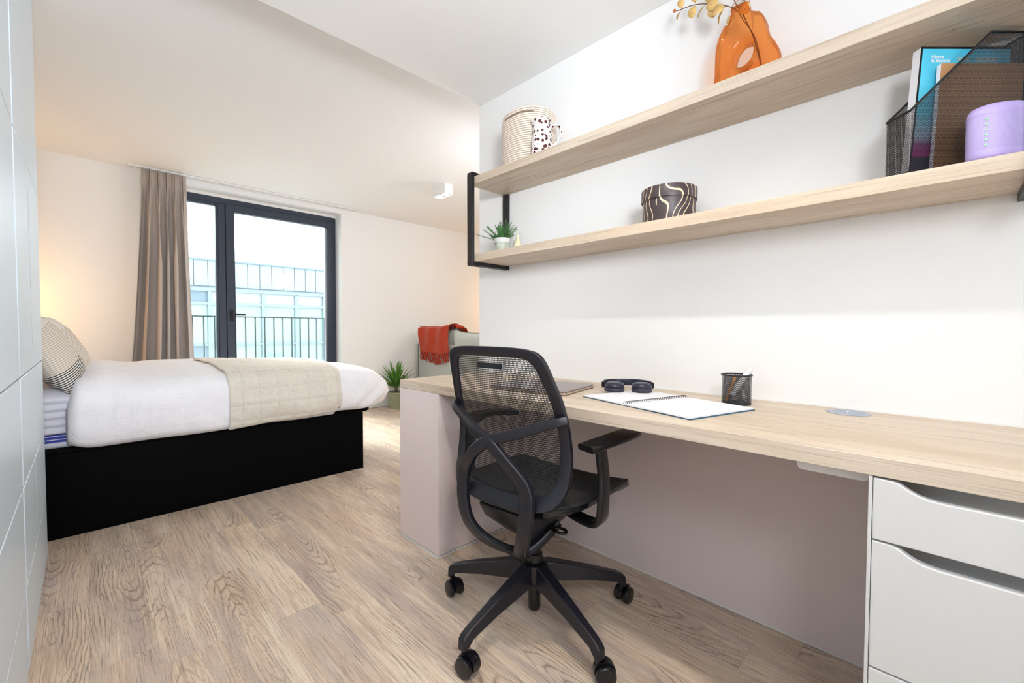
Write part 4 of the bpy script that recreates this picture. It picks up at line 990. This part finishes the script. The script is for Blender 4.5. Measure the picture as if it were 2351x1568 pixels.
stems = [[(1.54, .430, 1.782), (1.54, .456, 1.92), (1.54, .495, 2.003), (1.54, .518, 2.047), (1.545, .56, 2.085), (1.55, .61, 2.118), (1.55, .66, 2.140), (1.55, .72, 2.150)],
         [(1.55, .432, 1.784), (1.545, .46, 1.92), (1.535, .492, 2.01), (1.53, .515, 2.06), (1.52, .535, 2.12), (1.51, .56, 2.19), (1.50, .58, 2.235)],
         [(1.535, .428, 1.782), (1.54, .462, 1.93), (1.545, .495, 2.02), (1.55, .50, 2.07), (1.56, .49, 2.14), (1.57, .47, 2.21)]]
random.seed(5)
def leaf(p, d, nrm, ln, wd, mat=LFM):
    d = Vector(d).normalized(); nrm = Vector(nrm); s_ = d.cross(nrm).normalized(); nrm = s_.cross(d).normalized(); p = Vector(p); rows = []
    for j in range(9):
        t = j / 8; w2 = wd * math.sqrt(max(0.0, 1 - (2 * t - 1) ** 2)) + .0004; c = p + d * (ln * t + .004) + nrm * (.10 * ln * sin(t * pi)); rows.append([c - s_ * w2 + nrm * w2 * .25, c, c + s_ * w2 + nrm * w2 * .25])
    o = MB().loft(rows, close=False).build('leaf', mat, ds, smooth=True, solid=.0005)
    MB().tube([p, p + d * ln * .75 + nrm * .11 * ln], .0006, n=5).build('vein', STM, o)
for st in stems: MB().tube(crom(st, 5), .0014, n=6).build('stem', STM, ds, smooth=True)
LV = [((1.55, .700, 2.148), (0, .25, .95), (-1, 0, 0), .035, .012), ((1.55, .704, 2.146), (-.1, .35, -.8), (-1, .8, 0), .030, .010), ((1.55, .66, 2.140), (0, .10, -1), (-1, .1, 0), .040, .0155), ((1.55, .655, 2.142), (0, 0, 1), (-1, 0, 0), .040, .013),
      ((1.55, .62, 2.122), (0, .55, -.8), (-.6, .6, 0), .040, .007), ((1.55, .60, 2.115), (0, .1, 1), (-1, .2, 0), .044, .018), ((1.548, .585, 2.10), (0, .2, -.9), (-1, 0, .2), .036, .019), ((1.545, .57, 2.09), (0, .9, .5), (-1, .3, 0), .045, .019),
      ((1.54, .552, 2.075), (0, .35, -1), (-.7, .7, 0), .052, .008), ((1.54, .548, 2.072), (0, .95, -.15), (-1, 0, .3), .042, .020), ((1.54, .55, 2.095), (0, -.2, 1), (-1, .2, 0), .05, .02), ((1.535, .505, 2.05), (0, -.62, -.75), (-1, .1, 0), .042, .017),
      ((1.545, .495, 2.06), (0, -.45, .9), (-1, .3, 0), .055, .022), ((1.55, .49, 2.10), (0, -.8, .6), (-1, 0, 0), .045, .018), ((1.53, .52, 2.11), (0, .7, .7), (-1, 0, 0), .05, .02), ((1.52, .54, 2.15), (0, .9, .3), (-1, 0, 0), .045, .018), ((1.525, .52, 2.03), (0, .4, -1), (-.8, .3, 0), .032, .010)]
for a in LV: leaf(*a)
leaf((1.55, .72, 2.15), (0, .9, .3), (-1, 0, 0), .014, .006, plain('rust_bud', (.55, .16, .05), .6))

# round patterned box
rc = Vector((1.540, .738, Z2))
m_, nt, b = newmat('dark_brown_bark_pattern'); L = nt.links.new
tc = N(nt, 'ShaderNodeTexCoord'); sx = N(nt, 'ShaderNodeSeparateXYZ'); L(tc.outputs['Object'], sx.inputs[0])
at = mth(nt, 'ARCTAN2', sx.outputs[1], sx.outputs[0]); cb = N(nt, 'ShaderNodeCombineXYZ'); L(mth(nt, 'MULTIPLY', at, 1.0), cb.inputs[0]); L(mth(nt, 'MULTIPLY', sx.outputs[2], 9.0), cb.inputs[1])
nzw = N(nt, 'ShaderNodeTexNoise', inp={'Scale': 1.15, 'Detail': 0.0}); L(cb.outputs[0], nzw.inputs['Vector'])
ph = mth(nt, 'ADD', mth(nt, 'MULTIPLY', at, 2.9), mth(nt, 'MULTIPLY', nzw.outputs[0], 3.6)); fr = mth(nt, 'FRACT', ph); dl = mth(nt, 'ABSOLUTE', mth(nt, 'SUBTRACT', fr, .5)); lnn = mth(nt, 'LESS_THAN', dl, .075)
mx = N(nt, 'ShaderNodeMix', data_type='RGBA'); mx.inputs[6].default_value = (.060, .042, .044, 1); mx.inputs[7].default_value = (.78, .62, .42, 1); L(lnn, mx.inputs[0]); L(mx.outputs[2], b.inputs['Base Color']); b.inputs['Roughness'].default_value = .42
bx = thing('round_box', rc, 'round lidded box with dark brown and cream bark pattern on the lower shelf', 'box')
MB().lathe([(.001, .001), (.091, .001), (.092, .003), (.092, .09), (.001, .09)], rc, 64).build('box_body', m_, bx, smooth=True, auto=R(40))
MB().lathe([(.0935, .086), (.0965, .086), (.097, .088), (.097, .127), (.0955, .129), (.001, .129)], rc, 64).build('lid', m_, bx, smooth=True, auto=R(40))

# small potted herb
hc_ = Vector((1.525, 1.612, Z2))
hp_ = thing('potted_herb', hc_, 'small needle-leaved green plant in a whitish pot on the lower shelf', 'plant')
CPOT = plain('mottled_grey_pot', (.50, .52, .44), .8, vary=.5, vscale=60)
MB().lathe([(.001, .001), (.031, .001), (.033, .004), (.038, .055), (.038, .056)], hc_, 30).build('pot', CPOT, hp_, smooth=True, auto=R(40))
MB().lathe([(.038, .055), (.0405, .055), (.0415, .078), (.037, .079), (.036, .066), (.001, .066)], hc_, 30).build('pot_rim', plain('white_pot_rim', (.72, .68, .66), .7), hp_, smooth=True, auto=R(40))
random.seed(21); mb = MB(); mb2 = MB()
dirs = [(R(135 + 0), R(8), .125)] + [(random.uniform(0, 2 * pi), R(random.uniform(25, 85)), random.uniform(.07, .112)) for _ in range(30)]
for az, el, ln in dirs:
    d = Vector((cos(az) * cos(el), sin(az) * cos(el), sin(el))); st = hc_ + Vector((cos(az) * .012, sin(az) * .012, .07)); ns = int(ln / .0045)
    bend = Vector((0, 0, .25 if el < .3 else -.1))
    pts = [st + d * ln * t + bend * ln * t * t * .5 for t in [j / 6 for j in range(7)]]; mb2.tube(pts, .0009, n=5)
    for j in range(ns):
        t = j / ns; c = st + d * ln * t + bend * ln * t * t * .5; L_ = .014 * (1 - .4 * t)
        for q in range(4):
            a = j * 1.3 + q * pi / 2; s1 = d.orthogonal().normalized(); s2 = d.cross(s1); o1 = (s1 * cos(a) + s2 * sin(a)); e = c + (o1 * .85 + d * .5) * L_; wv = o1.cross(d) * .0013
            mb.add([c, (c + e) / 2 + wv, e, (c + e) / 2 - wv], [(0, 1, 2, 3)])
mb2.build('stems', plain('herb_stem', (.10, .16, .05), .7), hp_)
o = mb.build('needle_leaves', plain('herb_green', (.07, .26, .06), .55, vary=.5, vscale=40), hp_); o['kind'] = 'stuff'
# small cream vase
yv = tag(MB().lathe([(.001, .001), (.020, .001), (.0265, .012), (.0275, .026), (.024, .044), (.015, .062), (.0075, .080), (.007, .096), (.009, .100), (.006, .100), (.005, .085), (.001, .02)], (1.585, 1.560, Z2), 28).build('bud_vase', plain('cream_yellow_glass', (.80, .72, .48), .25), None, smooth=True), 'tiny cream-yellow bulb vase beside the small herb pot', 'vase')

# magazine holder, turned 45 degrees
K = Vector((1.4275, .079, Z2)); ds_ = Vector((R0.x, R0.y, 0)); df_ = Vector((F0.x, F0.y, 0)); DEP, WID, HB, HF = .283, .066, .336, .150
def H(a, b, z): return K + ds_ * a + df_ * b + Vector((0, 0, z))
mh = thing('magazine_holder', K, 'black wire-mesh magazine file turned at an angle on the lower shelf', 'magazine holder')
side = [(0, 0), (DEP, 0), (DEP, HB), (.188, HB), (0, HF)]
def insd(a, b): return inpoly(a, b, side)
for nm, bb_ in (('side_mesh', 0.0), ('side_mesh', WID)):
    o = hexmesh(0.002, DEP, .003, HB, .0035, .0028, .64, insd, lambda a, b, bb_=bb_: H(a, bb_, b)).build(nm, BLACKM, mh); o['kind'] = 'stuff'
o = hexmesh(0.001, WID, .003, HF, .0035, .0028, .64, lambda a, b: b < HF and a < WID, lambda a, b: H(0, a, b)).build('front_mesh', BLACKM, mh); o['kind'] = 'stuff'
o = hexmesh(0.001, WID, .003, HB, .0035, .0028, .64, lambda a, b: b < HB and a < WID, lambda a, b: H(DEP, a, b)).build('back_mesh', BLACKM, mh); o['kind'] = 'stuff'
for bb_ in (0, WID):
    MB().sweep([H(0, bb_, HF), H(.188, bb_, HB), H(DEP, bb_, HB), H(DEP, bb_, .003), H(0, bb_, .003)], rrect(.0022, .0035, .001), up=tuple(df_)).build('rim_wire', BLACKM, mh)
for z, a in ((HF, 0), (HB, DEP), (.003, 0), (.003, DEP)): MB().tube([H(a, 0, z), H(a, WID, z)], .003, n=6).build('cross_wire', BLACKM, mh)
MB().prism([tuple(H(a, b, 0))[:2] for a, b in ((0, 0), (DEP, 0), (DEP, WID), (0, WID))], 'z', Z2 + .0005, Z2 + .002).build('bottom', BLACKM, mh)
def slab(name, a0, a1, b0, b1, z0, z1, mat, parent, lean=0.0, bev=0):
    P_ = [(a0, z0), (a1, z0), (a1, z1), (a0, z1)]
    P_ = [(a0 + (a - a0) * cos(lean) + (z - z0) * sin(lean), z0 + (z - z0) * cos(lean) - (a - a0) * sin(lean) * 0) for a, z in P_]
    mb = MB(); mb.loft([[H(a, b0, z) for a, z in P_], [H(a, b1, z) for a, z in P_]]); return mb.build(name, mat, parent, bev=bev)
# magazine
lean = R(4.2)
mg = thing('magazine', H(.14, .045, .004), 'thick magazine with a cyan cover, rear-most in the mesh file', 'magazine')
slab('page_block', .028, .250, .032, .054, .004, .320, PAPER, mg, lean)
slab('cover_border', .0275, .251, .0302, .032, .004, .321, PLAST2, mg, lean)
CY = newmat('cyan_cover'); cmn, nt, b = CY; L = nt.links.new
ge = N(nt, 'ShaderNodeTexCoord'); sx = N(nt, 'ShaderNodeSeparateXYZ'); L(ge.outputs['Object'], sx.inputs[0])
zr = mth(nt, 'DIVIDE', sx.outputs[2], .31); rp = ramp(nt, [(0.0, (.01, .01, .03)), (.14, (.01, .01, .04)), (.17, (.45, .01, .20)), (.25, (.35, .05, .30)), (.30, (.45, .55, .68)), (.5, (.12, .62, .80)), (1.0, (.08, .60, .85))]); L(zr, rp.inputs[0]); L(rp.outputs[0], b.inputs['Base Color']); b.inputs['Roughness'].default_value = .35
slab('cover', .0310, .248, .0292, .0301, .008, .315, cmn, mg, lean)
def text(body, a, z, size, mat, parent, name='title_lettering', b=.0288):
    cu_ = bpy.data.curves.new('t', 'FONT'); cu_.body = body; cu_.size = size; cu_.extrude = .0001; cu_.space_line = .80; cu_.offset = .0002
    to = bpy.data.objects.new('t', cu_); COL.objects.link(to); dg = bpy.context.evaluated_depsgraph_get(); dg.update()
    me = bpy.data.meshes.new_from_object(to.evaluated_get(dg)); bpy.data.objects.remove(to)
    M3 = Matrix((ds_, Vector((0, 0, 1)), -df_)).transposed().to_4x4()
    org = H(a, b, z) - getbase(parent); me.transform(Matrix.Translation(org) @ M3); me.materials.clear(); me.materials.append(mat)
    o = bpy.data.objects.new(name, me); COL.objects.link(o); o.parent = parent; return o
WHT = plain('white_print', (.85, .88, .9), .6)
text('Above\n& Beyond', .0735, .2915, .0120, WHT, mg)
text('NEW HEIGHTS', .118, .272, .010, plain('pale_print', (.6, .75, .78), .6), mg, 'cover_line') if False else None
slab('cover_block', .138, .172, .0284, .0290, .282, .294, plain('cover_teal_text_block', (.30, .55, .58), .5), mg)
slab('cover_block', .182, .235, .0284, .0290, .282, .294, plain('cover_pale_text_block', (.45, .65, .75), .5), mg)
kb = thing('kraft_notebook', H(.15, .02, .004), 'brown kraft-covered notebook standing in front of the cyan magazine', 'notebook')
slab('cover', .066, .268, .0085, .0095, .004, .268, plain('kraft_paper', (.50, .27, .12), .75, vary=.06, vscale=80), kb, R(3))
slab('page_block', .0645, .266, .0095, .018, .004, .266, PAPER, kb, R(3))

# lilac speaker
lc_ = Vector((F0.x, F0.y, 0)) * .992 + Vector((R0.x, R0.y, 0)) * 1.103; lc_.z = Z2
LIL = plain('lilac_silicone', (.52, .42, .80), .5)
ml, nt, b = newmat('lilac_speaker_mesh'); L = nt.links.new
tc = N(nt, 'ShaderNodeTexCoord'); sx = N(nt, 'ShaderNodeSeparateXYZ'); L(tc.outputs['Object'], sx.inputs[0])
ang = mth(nt, 'MULTIPLY', mth(nt, 'ARCTAN2', sx.outputs[1], sx.outputs[0]), .060); cb = N(nt, 'ShaderNodeCombineXYZ'); L(ang, cb.inputs[0]); L(sx.outputs[2], cb.inputs[1])
a1 = mth(nt, 'SINE', mth(nt, 'MULTIPLY', mth(nt, 'ADD', ang, mth(nt, 'MULTIPLY', sx.outputs[2], .58)), 2 * pi / .0026)); a2 = mth(nt, 'SINE', mth(nt, 'MULTIPLY', mth(nt, 'SUBTRACT', ang, mth(nt, 'MULTIPLY', sx.outputs[2], .58)), 2 * pi / .0026))
dot = N(nt, 'ShaderNodeMapRange', inp={'From Min': .25, 'From Max': .8}); L(mth(nt, 'MULTIPLY', a1, a2), dot.inputs[0])
mx = N(nt, 'ShaderNodeMix', data_type='RGBA'); mx.inputs[6].default_value = (.56, .47, .84, 1); mx.inputs[7].default_value = (.20, .15, .36, 1); L(dot.outputs[0], mx.inputs[0]); L(mx.outputs[2], b.inputs['Base Color']); b.inputs['Roughness'].default_value = .6
sp = thing('wireless_speaker', lc_, 'small lilac mesh speaker with mint buttons in front of the magazine file', 'speaker', math.atan2(R0.y, R0.x))
def oval(prof, n=64):
    rings = [[(r_ * .0685 / .0685 * cos(2 * pi * i / n), (r_ * .62) * sin(2 * pi * i / n), z) for i in range(n)] for r_, z in prof]
    return MB().loft(rings)
oval([(.058, .001), (.064, .004), (.067, .010), (.0685, .020), (.0685, .021)]).build('bottom_rim', LIL, sp, smooth=True, auto=R(50), **LZ)
oval([(.0675, .021), (.068, .022), (.068, .098), (.0675, .099)]).build('mesh_grille', ml, sp, smooth=True, auto=R(50), **LZ)
oval([(.0685, .098), (.0690, .100), (.067, .110), (.062, .118), (.052, .1225), (.02, .1235)]).build('top_rim', LIL, sp, smooth=True, auto=R(50), **LZ)
MINT = plain('mint_button', (.45, .80, .50), .5)
for i, z in enumerate((.086, .0745, .063, .0525, .042, .0305)):
    th_ = R(180 + 32); bx_ = Vector((.0690 * cos(th_), .0690 * .62 * sin(th_), z)); tt = Vector((-sin(th_), .62 * cos(th_), 0)).normalized()
    mb = MB()
    if i in (0, 1, 3, 4, 5): mb.sweep([bx_ - tt * .0028, bx_ + tt * .0028], rrect(.0007, .0012, .0005), up=(0, 0, 1))
    if i in (1, 3, 4, 5): mb.sweep([bx_ - Vector((0, 0, .0030)), bx_ + Vector((0, 0, .0030))], rrect(.0010, .0007, .0005), up=tuple(tt))
    if i == 0: mb.tube([bx_ + tt * .0024 * cos(a) + Vector((0, 0, .003 * sin(a))) for a in [2 * pi * q / 12 for q in range(12)]], .0007, n=5, closed=True)
    if i == 2: mb.sweep([bx_ - tt * .0026, bx_ + tt * .0026], rrect(.0007, .0012, .0005), up=(0, 0, 1))
    mb.build('button', MINT, sp, **LZ)
